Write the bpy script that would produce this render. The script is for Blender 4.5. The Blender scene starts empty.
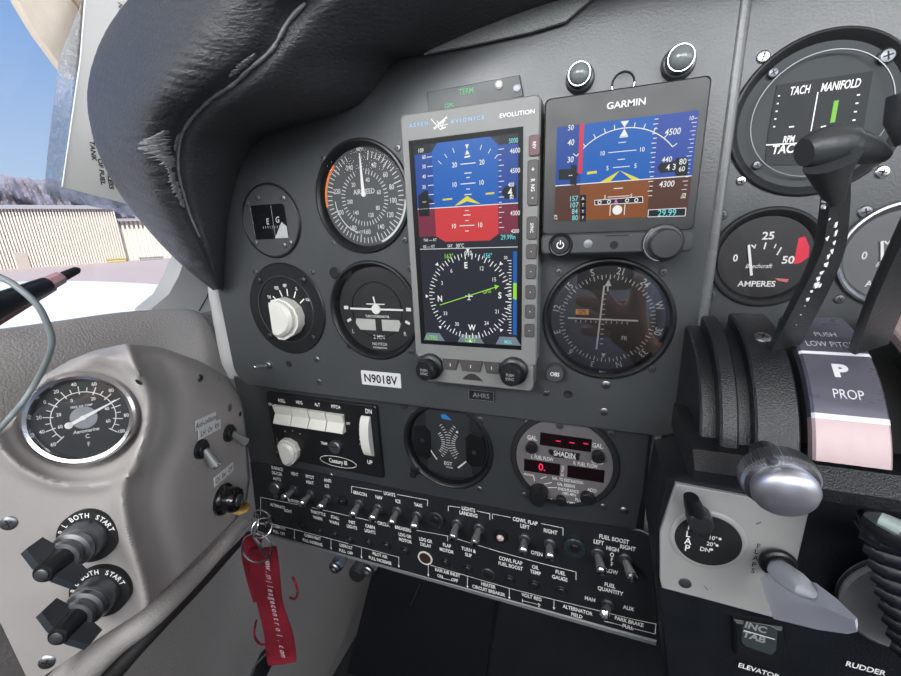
import bpy, bmesh, math, random
from mathutils import Vector, Matrix
from mathutils.geometry import tessellate_polygon
random.seed(7)
PI = math.pi
S = bpy.context.scene
COL = S.collection

# ------------------------------------------------------------------ camera, sky, lights, exposure
FPX = 391.778
_p, _y, _r = -0.2703932, -0.3565067, -0.0417726
cp, sp, cy, sy, cr, sr = math.cos(_p), math.sin(_p), math.cos(_y), math.sin(_y), math.cos(_r), math.sin(_r)
CF = Vector((sy*cp, cy*cp, sp)); _R = Vector((cy, -sy, 0)); _U = _R.cross(CF)
CR = _R*cr + _U*sr; CU = -_R*sr + _U*cr
CP = Vector((0.1013015, -0.2860190, 0.0568496))
cd = bpy.data.cameras.new('camera'); cam = bpy.data.objects.new('camera', cd); COL.objects.link(cam)
cd.sensor_width = 36; cd.lens = 36*FPX/901; cd.clip_start = .005; cd.clip_end = 5000
M = Matrix((CR, CU, -CF)).transposed().to_4x4(); M.translation = CP
cam.matrix_world = M; S.camera = cam
S.view_settings.view_transform = 'Standard'; S.view_settings.look = 'None'
S.view_settings.exposure = 0.0; S.view_settings.gamma = 1; S.view_settings.use_curve_mapping = False

w = bpy.data.worlds.new('sky'); S.world = w; w.use_nodes = True
nt = w.node_tree; bg = nt.nodes['Background']
tc = nt.nodes.new('ShaderNodeTexCoord'); sx = nt.nodes.new('ShaderNodeSeparateXYZ'); rp = nt.nodes.new('ShaderNodeValToRGB')
nt.links.new(tc.outputs['Generated'], sx.inputs[0]); nt.links.new(sx.outputs['Z'], rp.inputs[0]); nt.links.new(rp.outputs[0], bg.inputs[0])
rp.color_ramp.elements[0].position = 0.0; rp.color_ramp.elements[0].color = (.62, .76, .93, 1)
rp.color_ramp.elements[1].position = .75; rp.color_ramp.elements[1].color = (.12, .30, .75, 1)
e = rp.color_ramp.elements.new(.34); e.color = (.27, .46, .83, 1)
bg.inputs[1].default_value = 1.0

def light(name, kind, loc, target, energy, size=None, sizey=None, col=(1, 1, 1)):
    l = bpy.data.lights.new(name, kind); o = bpy.data.objects.new(name, l); COL.objects.link(o)
    l.energy = energy; l.color = col
    if kind == 'AREA': l.shape = 'RECTANGLE'; l.size = size; l.size_y = sizey or size
    if kind == 'SUN': l.angle = math.radians(.6)
    o.location = loc; o.rotation_euler = (Vector(target)-Vector(loc)).to_track_quat('-Z', 'Y').to_euler()
    return o
light('sun', 'SUN', (7, -5.5, 9.5), (0, 0, 0), 7.0, col=(1, .96, .9))
light('rear_ceiling_fill', 'AREA', (.15, -.92, .50), (.10, 0, .14), 29, 1.4, .50, (.95, .98, 1))  # added fill light at ceiling height, brightens the upper panel
light('side_window_light', 'AREA', (.98, -.5, .25), (.1, 0, .0), 4.0, .9, .4, (.95, .98, 1))
light('left_window_light', 'AREA', (-.41, -.66, .42), (-.1, 0, .0), 4.2, .7, .16, (.97, .98, 1))

light('windshield_light', 'AREA', (.35, .24, .47), (.15, -.5, -.05), 9, 1.0, .3, (.93, .97, 1))

# ------------------------------------------------------------------ pixel rays onto real planes
def ray(px, py): return CF + CR*((px-450.5)/FPX) - CU*((py-338)/FPX)
def W(px, py, y=0.0):
    d = ray(px, py); return CP + d*((y-CP.y)/d.y)
def WX(px, py, x):
    d = ray(px, py); return CP + d*((x-CP.x)/d.x)
def WZ(px, py, z):
    d = ray(px, py); return CP + d*((z-CP.z)/d.z)
def WP(px, py, q, n):
    d = ray(px, py); return CP + d*((Vector(q)-CP).dot(n)/d.dot(n))

class Fr:
    """a flat frame: z looks at the pilot; local units are millimetres"""
    def __init__(s, o, n=(0, -1, 0), up=(0, 0, 1)):
        s.o = Vector(o); s.n = Vector(n).normalized()
        s.x = Vector(up).cross(s.n).normalized(); s.y = s.n.cross(s.x)
        s.m = Matrix((s.x, s.y, s.n)).transposed().to_4x4(); s.m.translation = s.o
    def l(s, px, py, h=0.0):
        q = WP(px, py, s.o + s.n*h*.001, s.n) - s.o
        return (q.dot(s.x)*1000, q.dot(s.y)*1000)
    def l3(s, px, py, h=0.0): a = s.l(px, py, h); return (a[0], a[1], h)
def FP(px, py, y=0.0): return Fr(W(px, py, y))
def FX(x, z, y=0.0): return Fr((x, y, z))

# ------------------------------------------------------------------ materials
def lin(c):
    return tuple((v/255/12.92 if v/255 <= .04045 else ((v/255+.055)/1.055)**2.4) for v in c)
MATS = {}
def mat(name, rgb, rough=.5, metal=0, var=.12, scale=60, bump=0, bscale=400, spec=.5, coat=0, stretch=None, rvar=.1, worn=None):
    if name in MATS: return MATS[name]
    m = bpy.data.materials.new(name); MATS[name] = m; m.use_nodes = True
    n = m.node_tree.nodes; L = m.node_tree.links; b = n['Principled BSDF']
    t = n.new('ShaderNodeTexCoord'); src = t.outputs['Object']
    if stretch:
        mp = n.new('ShaderNodeMapping'); mp.inputs['Scale'].default_value = stretch; L.new(src, mp.inputs[0]); src = mp.outputs[0]
    no = n.new('ShaderNodeTexNoise'); no.inputs['Scale'].default_value = scale; no.inputs['Detail'].default_value = 6; L.new(src, no.inputs[0])
    c = lin(rgb)
    mx = n.new('ShaderNodeMix'); mx.data_type = 'RGBA'; L.new(no.outputs[0], mx.inputs[0])
    mx.inputs[6].default_value = (*[v*(1-var) for v in c], 1); mx.inputs[7].default_value = (*[min(1, v*(1+var)) for v in c], 1)
    outc = mx.outputs[2]
    if worn:
        wn = n.new('ShaderNodeTexNoise'); wn.inputs['Scale'].default_value = worn[1]; wn.inputs['Detail'].default_value = 8; L.new(src, wn.inputs[0])
        cr_ = n.new('ShaderNodeValToRGB'); cr_.color_ramp.elements[0].position = worn[2]; cr_.color_ramp.elements[1].position = worn[2]+.03
        L.new(wn.outputs[0], cr_.inputs[0]); m2 = n.new('ShaderNodeMix'); m2.data_type = 'RGBA'
        L.new(cr_.outputs[0], m2.inputs[0]); L.new(outc, m2.inputs[6]); m2.inputs[7].default_value = (*lin(worn[0]), 1); outc = m2.outputs[2]
    L.new(outc, b.inputs['Base Color'])
    mr = n.new('ShaderNodeMapRange'); mr.inputs[3].default_value = max(0, rough-rvar); mr.inputs[4].default_value = min(1, rough+rvar)
    L.new(no.outputs[0], mr.inputs[0]); L.new(mr.outputs[0], b.inputs['Roughness'])
    b.inputs['Metallic'].default_value = metal; b.inputs['Specular IOR Level'].default_value = spec; b.inputs['Coat Weight'].default_value = coat
    if bump:
        bn = n.new('ShaderNodeTexNoise'); bn.inputs['Scale'].default_value = bscale; bn.inputs['Detail'].default_value = 5; L.new(src, bn.inputs[0])
        bp = n.new('ShaderNodeBump'); bp.inputs['Strength'].default_value = bump; bp.inputs['Distance'].default_value = .001
        L.new(bn.outputs[0], bp.inputs['Height']); L.new(bp.outputs[0], b.inputs['Normal'])
    return m
def glow(name, rgb, s=1.0):
    if name in MATS: return MATS[name]
    m = bpy.data.materials.new(name); MATS[name] = m; m.use_nodes = True
    n = m.node_tree.nodes; b = n['Principled BSDF']; c = (*lin(rgb), 1)
    no = n.new('ShaderNodeTexNoise'); no.inputs['Scale'].default_value = 900
    mx = n.new('ShaderNodeMix'); mx.data_type = 'RGBA'; m.node_tree.links.new(no.outputs[0], mx.inputs[0])
    mx.inputs[6].default_value = c; mx.inputs[7].default_value = (*[v*.93 for v in c[:3]], 1)
    m.node_tree.links.new(mx.outputs[2], b.inputs['Emission Color'])
    b.inputs['Base Color'].default_value = (.01, .01, .01, 1)
    b.inputs['Emission Strength'].default_value = s; b.inputs['Roughness'].default_value = .3
    b.inputs['Specular IOR Level'].default_value = .12
    return m
def glass(name, tint=(1, 1, 1), ior=1.45, rough=.02, dust=0.0, thru=False):
    if name in MATS: return MATS[name]
    m = bpy.data.materials.new(name); MATS[name] = m; m.use_nodes = True
    n = m.node_tree.nodes; L = m.node_tree.links; n.clear()
    o = n.new('ShaderNodeOutputMaterial'); tr = n.new('ShaderNodeBsdfTransparent'); gl = n.new('ShaderNodeBsdfGlossy')
    fr = n.new('ShaderNodeFresnel'); mx = n.new('ShaderNodeMixShader')
    tr.inputs[0].default_value = (*tint, 1); gl.inputs['Roughness'].default_value = rough; fr.inputs[0].default_value = ior
    L.new(fr.outputs[0], mx.inputs[0]); L.new(tr.outputs[0], mx.inputs[1]); L.new(gl.outputs[0], mx.inputs[2])
    last = mx
    if dust:
        d = n.new('ShaderNodeBsdfTranslucent' if thru else 'ShaderNodeBsdfDiffuse'); d.inputs[0].default_value = (.6, .6, .6, 1); no = n.new('ShaderNodeTexNoise'); no.inputs['Scale'].default_value = 40; no.inputs['Detail'].default_value = 8
        ma = n.new('ShaderNodeMath'); ma.operation = 'MULTIPLY'; ma.inputs[1].default_value = dust; L.new(no.outputs[0], ma.inputs[0])
        m2 = n.new('ShaderNodeMixShader'); L.new(ma.outputs[0], m2.inputs[0]); L.new(mx.outputs[0], m2.inputs[1]); L.new(d.outputs[0], m2.inputs[2]); last = m2
    L.new(last.outputs[0], o.inputs[0])
    return m

PANEL = mat('panel_paint', (62, 65, 66), .34, var=.10, scale=25, bump=.12, bscale=700, rvar=.08, spec=.6)
SUBP = mat('lower_panel_paint', (47, 50, 52), .45, var=.1, scale=25, bump=.12, bscale=700, spec=.5)
SWP = mat('switch_panel_paint', (26, 29, 32), .5, var=.1, scale=40, bump=.1, bscale=700)
BLACK = mat('black_plastic', (22, 23, 25), .38, var=.15, scale=80)
MATTE = mat('matte_black', (16, 17, 19), .7, var=.2, scale=80)
DIAL = mat('dial_black', (26, 28, 29), .6, var=.1, scale=120)
CRINKLE = mat('crinkle_black', (18, 20, 24), .36, var=.2, scale=200, bump=.45, bscale=1300, spec=.6)
LEVER = mat('lever_black', (46, 49, 50), .42, var=.2, scale=80, bump=.2, bscale=500)
WHITE = mat('white_marking', (225, 225, 222), .5, var=.05)
WPLAS = mat('white_plastic', (205, 203, 196), .35, var=.06, scale=80)
CHROME = mat('chrome', (205, 205, 208), .18, 1, var=.05, rvar=.06)
STEEL = mat('dull_steel', (150, 152, 155), .35, 1, var=.15, scale=120)
DKST = mat('dark_steel', (108, 110, 114), .36, .85, var=.2, scale=120)
BEZEL = mat('aspen_bezel_grey', (118, 119, 117), .45, var=.05, scale=100, bump=.1, bscale=900)
GBEZ = mat('dark_bezel', (34, 36, 37), .4, var=.06)
HOOD = mat('hood_leather', (54, 55, 58), .46, var=.2, scale=120, bump=1.0, bscale=330, spec=.55, stretch=(1, 1, 2.6))
SEAM = mat('worn_vinyl', (120, 122, 124), .6, var=.35, scale=220, bump=1, bscale=300)
BEIGE = mat('beige_leather', (158, 153, 150), .55, var=.07, scale=300, bump=1.0, bscale=520)
KICK = mat('kick_leather', (120, 117, 115), .6, var=.08, scale=200, bump=.8, bscale=350)
CONS = mat('console_paint', (152, 147, 144), .36, var=.16, scale=14, bump=.15, bscale=200, rvar=.14, worn=((84, 78, 74), 38, .70))
TRIM = mat('post_paint', (176, 176, 175), .5, var=.08, scale=30)
ALU = mat('brushed_plate', (172, 172, 170), .42, .35, var=.07, scale=60, stretch=(1, 1, 14))
PLACARD = mat('placard_metal', (96, 95, 108), .3, .5, var=.08, scale=50, stretch=(1, 1, 6))
PLACARD2 = mat('placard_sheen_metal', (172, 152, 153), .5, .4, var=.03, scale=50, stretch=(14, 1, 1), rvar=.1)  # pink reflection on the metal put into its base colour
RED = mat('red_webbing', (124, 8, 34), .75, var=.2, scale=300, bump=.8, bscale=700)
BRASS = mat('brass', (176, 142, 84), .35, 1, var=.15)
PAPER = mat('paper_label', (205, 205, 205), .7, var=.04, scale=200)
INK = mat('black_ink', (18, 18, 20), .7, var=.1)
REDP = mat('red_paint', (214, 40, 66), .5, var=.06)
ORANGE = mat('orange_paint', (224, 120, 60), .5, var=.06)
BLUE = mat('blue_paint', (50, 130, 200), .5, var=.06)
CARPET = mat('footwell_dark', (14, 15, 18), .9, var=.3, scale=200, bump=.5, bscale=300)
CEIL = mat('headliner', (176, 168, 158), .9, var=.08, scale=40)
TAN = mat('tan_fabric', (198, 186, 172), .85, var=.09, scale=60, bump=.6, bscale=120)
LENS = glass('lens_glass', rough=.0)
LENS2 = glass('dusty_lens_glass', rough=.05, dust=.05)
WINDOW = glass('window_glass', tint=(.98, .99, 1), rough=.0, dust=.02)
FILM = glass('clear_film', tint=(.9, .93, .98), rough=.2, dust=.75, thru=True)
G_W = glow('screen_white', (238, 240, 240)); G_BLUE = glow('screen_blue', (18, 96, 184)); G_BLUE2 = glow('screen_indigo', (46, 78, 168)); G_DB = glow('screen_deep_blue', (30, 74, 158))
G_RED = glow('screen_red', (206, 58, 62)); G_MAR = glow('screen_maroon', (120, 42, 66)); G_BLK = glow('screen_black', (34, 38, 50)); G_YEL = glow('screen_yellow', (226, 214, 60))
G_GRN = glow('screen_green', (150, 220, 70)); G_CYA = glow('screen_cyan', (120, 220, 226)); G_BRN = glow('screen_brown', (134, 76, 36)); G_BRN2 = glow('screen_dark_brown', (84, 52, 42)); G_MAG = glow('screen_magenta', (206, 110, 206))
G_TAP = glow('screen_tape_red', (214, 52, 78)); G_GREY = glow('screen_grey', (112, 128, 140)); G_LED = glow('led_red', (236, 40, 84), 1.2); G_ANN = glow('annunciator_green', (110, 200, 140)); G_LOGO = glow('logo_blue', (110, 178, 232), .8)
G_BAR = glow('bar_green', (140, 214, 80))

# ------------------------------------------------------------------ mesh builder (millimetres)
TXT = {}
def glyphs(s, bold):
    k = (s, bold)
    if k not in TXT:
        c = bpy.data.curves.new('t', 'FONT'); c.body = s; c.size = 1/.7; c.align_x = 'CENTER'; c.align_y = 'CENTER'; c.offset = bold; c.resolution_u = 3
        o = bpy.data.objects.new('t', c); me = bpy.data.meshes.new_from_object(o)
        vs = [v.co.copy() for v in me.vertices]; fs = [tuple(p.vertices) for p in me.polygons]
        bpy.data.objects.remove(o); bpy.data.curves.remove(c); bpy.data.meshes.remove(me)
        if vs:
            y0 = min(v.y for v in vs); y1 = max(v.y for v in vs); x0 = min(v.x for v in vs); x1 = max(v.x for v in vs)
            for v in vs: v.y -= (y0+y1)/2; v.x -= (x0+x1)/2
        TXT[k] = (vs, fs)
    return TXT[k]
def rrect(x0, x1, y0, y1, r, n=5):
    o = []
    for cx, cy_, a in ((x1-r, y0+r, -90), (x1-r, y1-r, 0), (x0+r, y1-r, 90), (x0+r, y0+r, 180)):
        for i in range(n+1):
            t = math.radians(a+90*i/n); o.append((cx+r*math.cos(t), cy_+r*math.sin(t)))
    return o
def circ(cx, cy_, r, n=40, a0=0): return [(cx+r*math.cos(a0+2*PI*i/n), cy_+r*math.sin(a0+2*PI*i/n)) for i in range(n)]
def smooth_path(pts, n=6):
    P = [Vector(p) for p in pts]; out = []
    for i in range(len(P)-1):
        a = P[max(i-1, 0)]; b = P[i]; c = P[i+1]; d = P[min(i+2, len(P)-1)]
        for k in range(n):
            t = k/n; out.append(.5*((2*b)+(c-a)*t+(2*a-5*b+4*c-d)*t*t+(3*b-a-3*c+d)*t**3))
    out.append(P[-1]); return out

class MB:
    def __init__(s): s.b = bmesh.new()
    def _v(s, p): return s.b.verts.new(Vector(p)*.001)
    def _f(s, vs):
        try: return s.b.faces.new(vs)
        except ValueError: return None
    def prism(s, pts, z0, z1, bev=0):
        a = sum(pts[i][0]*pts[(i+1) % len(pts)][1]-pts[(i+1) % len(pts)][0]*pts[i][1] for i in range(len(pts)))
        if a < 0: pts = pts[::-1]
        if bev:
            cx = sum(p[0] for p in pts)/len(pts); cy_ = sum(p[1] for p in pts)/len(pts)
            mx = max(abs(p[0]-cx) for p in pts) or 1; my = max(abs(p[1]-cy_) for p in pts) or 1
            ins = [(cx+(p[0]-cx)*(1-bev/mx), cy_+(p[1]-cy_)*(1-bev/my)) for p in pts]
            rings = [(pts, z0), (pts, z1-bev), (ins, z1)]
        else: rings = [(pts, z0), (pts, z1)]
        R = [[s._v((x, y, z)) for x, y in r] for r, z in rings]
        n = len(pts)
        for q in range(len(R)-1):
            for i in range(n): s._f([R[q][i], R[q][(i+1) % n], R[q+1][(i+1) % n], R[q+1][i]])
        s._f(R[-1]); s._f(R[0][::-1]); return s
    def box(s, x0, x1, y0, y1, z0, z1, r=0, bev=0):
        return s.prism(rrect(x0, x1, y0, y1, r) if r else [(x0, y0), (x1, y0), (x1, y1), (x0, y1)], z0, z1, bev)
    def flat(s, pts, z):
        a = sum(pts[i][0]*pts[(i+1) % len(pts)][1]-pts[(i+1) % len(pts)][0]*pts[i][1] for i in range(len(pts)))
        if a < 0: pts = pts[::-1]
        s._f([s._v((x, y, z)) for x, y in pts]); return s
    def lathe(s, prof, cx=0, cy_=0, n=40, closed=False, knurl=0):
        rs = []
        for r, z in prof:
            if r < 1e-6: rs.append([s._v((cx, cy_, z))])
            else: rs.append([s._v((cx+(r-(knurl if i % 2 else 0))*math.cos(2*PI*i/n), cy_+(r-(knurl if i % 2 else 0))*math.sin(2*PI*i/n), z)) for i in range(n)])
        if closed: rs.append(rs[0])
        for a, b in zip(rs, rs[1:]):
            for i in range(n):
                j = (i+1) % n
                if len(a) == 1 and len(b) == 1: continue
                if len(a) == 1: s._f([a[0], b[j], b[i]])
                elif len(b) == 1: s._f([a[i], a[j], b[0]])
                else: s._f([a[i], a[j], b[j], b[i]])
        return s
    def cyl(s, cx, cy_, r, z0, z1, n=28, bev=0):
        b = bev or 0
        return s.lathe([(0, z0), (r, z0), (r, z1-b), (r-b, z1), (0, z1)], cx, cy_, n)
    def tube(s, pts, r, n=10, caps=True, flat=1.0):
        P = [Vector(p) for p in pts]; rr = r if isinstance(r, (list, tuple)) else [r]*len(P)
        T = [(P[min(i+1, len(P)-1)]-P[max(i-1, 0)]).normalized() for i in range(len(P))]
        u = T[0].orthogonal().normalized(); R = []
        for i, p in enumerate(P):
            u = (u - T[i]*u.dot(T[i])).normalized(); v = T[i].cross(u)
            R.append([s._v(p+(u*math.cos(2*PI*k/n)+v*math.sin(2*PI*k/n)*flat)*rr[i]) for k in range(n)])
        for a, b in zip(R, R[1:]):
            for k in range(n): s._f([a[k], a[(k+1) % n], b[(k+1) % n], b[k]])
        if caps: s._f(R[0][::-1]); s._f(R[-1])
        return s
    def torus(s, cx, cy_, cz, R, r, n=32, m=8, mtx=None, a0=0, a1=2*PI):
        full = abs(a1-a0-2*PI) < 1e-6; pts = []
        for i in range(n+(0 if full else 1)):
            a = a0+(a1-a0)*i/n; pts.append((a,))
        rs = []
        for (a,) in pts:
            ring = []
            for k in range(m):
                b = 2*PI*k/m; p = Vector(((R+r*math.cos(b))*math.cos(a), (R+r*math.cos(b))*math.sin(a), r*math.sin(b)))
                if mtx: p = mtx @ p
                ring.append(s._v(p+Vector((cx, cy_, cz))))
            rs.append(ring)
        for i in range(len(rs) if full else len(rs)-1):
            a, b = rs[i], rs[(i+1) % len(rs)]
            for k in range(m): s._f([a[k], b[k], b[(k+1) % m], a[(k+1) % m]])
        return s
    def bar(s, p, q, wd, z):
        p = Vector(p[:2]); q = Vector(q[:2]); d = (q-p).normalized(); t = Vector((-d.y, d.x))*wd/2
        return s.flat([tuple(p+t), tuple(p-t), tuple(q-t), tuple(q+t)], z)
    def ticks(s, angs, r0, r1, wd, z, cx=0, cy_=0):
        for a in angs:      # degrees clockwise from the top
            t = math.radians(a); s.bar((cx+r0*math.sin(t), cy_+r0*math.cos(t)), (cx+r1*math.sin(t), cy_+r1*math.cos(t)), wd, z)
        return s
    def arc(s, a0, a1, r0, r1, z, cx=0, cy_=0, n=20):
        P = []
        for i in range(n+1):
            t = math.radians(a0+(a1-a0)*i/n); P.append((math.sin(t), math.cos(t)))
        for (ax, ay), (bx, by) in zip(P, P[1:]):
            s.flat([(cx+ax*r0, cy_+ay*r0), (cx+ax*r1, cy_+ay*r1), (cx+bx*r1, cy_+by*r1), (cx+bx*r0, cy_+by*r0)], z)
        return s
    def text(s, t, x, y, cap, z=.1, rot=0, xs=.85, bold=.012, shear=0):
        vs, fs = glyphs(t, bold); c, n_ = math.cos(math.radians(rot)), math.sin(math.radians(rot))
        V = []
        for v in vs:
            a = (v.x+v.y*shear)*cap*xs; b = v.y*cap; V.append(s._v((x+a*c-b*n_, y+a*n_+b*c, z)))
        for f in fs: s._f([V[i] for i in f])
        return s
    def dialtext(s, items, r, cap, z, cx=0, cy_=0, radial=False, **k):
        for a, t in items:
            q = math.radians(a); s.text(t, cx+r*math.sin(q), cy_+r*math.cos(q), cap, z, rot=(-a if radial else 0), **k)
        return s
    def grid(s, fn, nu, nv, thick=None):
        G = [[s._v(fn(i/nu, j/nv)) for j in range(nv+1)] for i in range(nu+1)]
        for i in range(nu):
            for j in range(nv): s._f([G[i][j], G[i+1][j], G[i+1][j+1], G[i][j+1]])
        return s
    def plate(s, outer, holes, z0, z1, bev=.6):
        c = bpy.data.curves.new('p', 'CURVE'); c.dimensions = '2D'; c.fill_mode = 'BOTH'
        for loop in [outer]+holes:
            sp_ = c.splines.new('POLY'); sp_.points.add(len(loop)-1); sp_.use_cyclic_u = True
            for q, (x, y) in zip(sp_.points, loop): q.co = (x, y, 0, 1)
        c.extrude = (z1-z0)/2-bev; c.bevel_depth = bev; c.bevel_resolution = 2; c.offset = -bev
        o = bpy.data.objects.new('p', c); me = bpy.data.meshes.new_from_object(o)
        zc = (z0+z1)/2
        V = [s._v((v.co.x, v.co.y, v.co.z+zc)) for v in me.vertices]
        for p in me.polygons: s._f([V[i] for i in p.vertices])
        bpy.data.objects.remove(o); bpy.data.curves.remove(c); bpy.data.meshes.remove(me); return s
    def build(s, name, m, parent=None, sharp=35, weld=False, matrix=None, solid=0):
        if weld: bmesh.ops.remove_doubles(s.b, verts=s.b.verts, dist=1e-6)
        me = bpy.data.meshes.new(name); s.b.to_mesh(me); s.b.free()
        me.polygons.foreach_set('use_smooth', [True]*len(me.polygons)); me.set_sharp_from_angle(angle=math.radians(sharp))
        me.materials.append(m)
        o = bpy.data.objects.new(name, me); COL.objects.link(o)
        if matrix is not None: o.matrix_world = matrix
        if parent: o.parent = parent
        if solid:
            md = o.modifiers.new('thickness', 'SOLIDIFY'); md.thickness = solid*.001; md.offset = -1
        return o

def tag(o, label, cat, group=None):
    o['label'] = label; o['category'] = cat
    if group: o['group'] = group
    return o
def thing(name, label, cat, fr, group=None):
    o = bpy.data.objects.new(name, None); COL.objects.link(o); o.empty_display_size = .005
    o.matrix_world = fr.m; return tag(o, label, cat, group)
def structure(o): o['kind'] = 'structure'; return o
WORLD = Fr((0, 0, 0), (0, 0, 1), (0, 1, 0))
def mm(v): return tuple(c*1000 for c in v)

# ------------------------------------------------------------------ the cabin shell
def wbox(name, m, x0, x1, y0, y1, z0, z1):
    return structure(MB().box(x0*1e3, x1*1e3, y0*1e3, y1*1e3, z0*1e3, z1*1e3).build(name, m))
wbox('floor', CARPET, -.5, 1.1, -1.45, .75, -.80, -.76)
wbox('ceiling', CEIL, -.5, 1.1, -1.45, .36, .52, .55)
wbox('wall_back', CEIL, -.5, 1.1, -1.45, -1.40, -.76, .52)
wbox('wall_right', CEIL, 1.05, 1.10, -1.40, .75, -.76, .02)
wbox('wall_left', KICK, -.37, -.33, -1.40, .42, -.76, -.03)
wbox('wall_front', CARPET, -.33, 1.05, .42, .46, -.76, .10)
# left side window: the pane and the trim above it
structure(MB().box(-432, -430.5, -1395, 620, -28, 430).build('window_1', WINDOW))
structure(MB().box(-445, -400, -1400, 360, 430, 520).build('trim_1', CEIL))

# ------------------------------------------------------------------ outside: apron, hangar, mountains, wing
structure(MB().box(-160e3, 60e3, -60e3, 160e3, -2060, -2000).build('ground', mat('apron_concrete', (176, 158, 152), .9, var=.08, scale=.4)))
az = math.radians(-62); dirv = Vector((math.sin(az), math.cos(az), 0))
hn = -dirv; hf = Fr(Vector((CP.x, CP.y, 0))+dirv*60+Vector((0, 0, -2.0)), hn)
HGR = mat('hangar_sheet', (226, 216, 204), .7, var=.05, scale=.5)
h = thing('hangar', 'long cream corrugated metal hangar beyond the apron outside the side window', 'building', hf)
xa, ya = hf.l(0, 208); xb, yb = hf.l(112, 213); xc, yc = hf.l(128, 220); xd, yd = hf.l(200, 224)
b = MB(); N = 78; x0 = xa-9000; pr_ = []
for i in range(N+1):
    x = x0+(xb-x0)*i/N
    for dx, z in ((0, 0), (.28, 0), (.42, 420), (.86, 420)): pr_.append((x+dx*(xb-x0)/N, z))
def sheet(b, prof, ytop, zoff=0):
    for (ax, az_), (bx, bz) in zip(prof, prof[1:]): b._f([b._v((ax, 0, az_+zoff)), b._v((bx, 0, bz+zoff)), b._v((bx, ytop, bz+zoff)), b._v((ax, ytop, az_+zoff))])
sheet(b, pr_, ya); b.box(x0, xb, 0, ya, -9000, -10); b.build('corrugated_wall', HGR, h)
b = MB(); pr2 = []; x1_ = xb; n2 = 34; xe = xd+6000
for i in range(n2+1):
    x = x1_+(xe-x1_)*i/n2
    for dx, z in ((0, 0), (.28, 0), (.42, 380), (.86, 380)): pr2.append((x+dx*(xe-x1_)/n2, z))
sheet(b, pr2, yc, -1500); b.box(x1_, xe, 0, yc, -9000, -1510); b.build('corrugated_wall', HGR, h)
GUT = mat('gutter_grey', (150, 150, 155), .6)
MB().box(x0, xb, ya-120, ya+260, -600, 700).build('roof_edge', GUT, h)
MB().box(x1_, xe, yc-100, yc+200, -2000, -700).build('roof_edge', GUT, h)
dx0, dy0 = hf.l(18, 266); dx1, dy1 = hf.l(27, 252)
MB().box(dx0, dx1, 0, dy1, 400, 560).build('door', mat('hangar_door', (170, 160, 150), .7), h)
for px0, px1, py0, c, nm, lb in ((109, 126, 259, (196, 184, 120), 'crate', 'yellow crate standing against the hangar wall'), (142, 163, 257, (160, 164, 158), 'equipment_box', 'pale grey equipment box standing against the hangar wall')):
    a_ = hf.l(px0, 266, 1500); b_ = hf.l(px1, py0, 1500)
    f2 = Fr(hf.m @ Vector((a_[0]*.001, 0, 1.5)), hn); wd = b_[0]-a_[0]
    t = thing(nm, lb, 'box', f2)
    MB().box(0, wd, 0, b_[1], -900, 0, bev=60).build('body', mat(nm+'_paint', c, .7), t)
    MB().box(-60, wd+60, b_[1], b_[1]+110, -960, 60).build('lid', mat(nm+'_lid', tuple(int(v*.9) for v in c), .7), t)
# mountains: a ridged range 1.6 km away
mf = Fr(Vector((CP.x, CP.y, 0))+dirv*1600+Vector((0, 0, -2)), hn)
def ridge(px): return 164+1.6*math.sin(px*.09)+.9*math.sin(px*.23+1)+.6*math.sin(px*.61)+.16*max(px-10, 0)
b = MB()
def mfn(u, v):
    px = -160+u*420; x, y = mf.l(px, ridge(px)); h_ = v
    jit = (math.sin(u*73)+math.sin(u*151+v*9)+math.sin(u*37+v*17)+.5*math.sin(u*390+v*25))*14e3
    return (x, y*h_, -260e3*v+jit*math.sin(PI*v)*2.2)
b.grid(mfn, 220, 24)
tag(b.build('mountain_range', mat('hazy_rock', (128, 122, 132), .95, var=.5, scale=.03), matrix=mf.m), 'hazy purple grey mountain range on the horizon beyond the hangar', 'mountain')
# wing of the aircraft, white, close outside the window
wf = Fr((0, 0, -.40), (0, 0, 1), (0, 1, 0))
b = MB(); WHT = mat('wing_white', (238, 238, 240), .35, var=.03, scale=2)
def wing_edge(px): return WZ(px, 281-.05*px+.0004*px*px, -.40)
def wfn(u, v):
    px = -60+u*290; e_ = wing_edge(px); root = Vector((-.60, e_.y*.0+.9-1.7*(1-u), -.46)); p = root.lerp(e_, v); p.z = -.46+.06*math.sin(min(1, v*1.25)*PI/2)-(0 if v < .97 else .02); return mm(p)
b.grid(wfn, 30, 20); wg = b.build('wing', WHT, solid=60)
tag(wg, 'sunlit white wing of the aircraft seen through the side window', 'wing')

# ------------------------------------------------------------------ left side: sill, post, trim flap, placard card, cable, latch
pts = [(-60, 336), (0, 330), (60, 322), (130, 312), (178, 309), (196, 311), (207, 320), (215, 345), (224, 372)]
b = MB(); XS = -.335
top = smooth_path([WX(px, py, XS) for px, py in pts], 5)
def sillf(u, v):
    i = u*(len(top)-1); k = min(int(i), len(top)-2); p = top[k].lerp(top[k+1], i-k)
    a = (v-.25)*PI*1.1   # roll over the edge
    if v < .45:
        t = v/.45*PI/2; off = Vector((-.03*math.cos(t), 0, -.03+.03*math.sin(t)-.0)); off = Vector((-.03+.03*math.sin(t)-.03, 0, -.03+.03*math.sin(t)))
        q = p+Vector((-.045*(1-v/.45), 0, -.006*(1-v/.45)**2))
    else:
        t = (v-.45)/.55; q = p+Vector((.012*math.sin(min(1, t*2.5)*PI/2), -.01*t, -.006*t-.20*t*t))
    return mm(q)
b.grid(sillf, 60, 24); tag(b.build('window_sill_pad', BEIGE, solid=-4), 'beige grained leather sill pad below the side window', 'sill')
def xpoly(px, x): return [(q.y*1000, q.z*1000) for q in (WX(a, c_, x) for a, c_ in px)]
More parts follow.
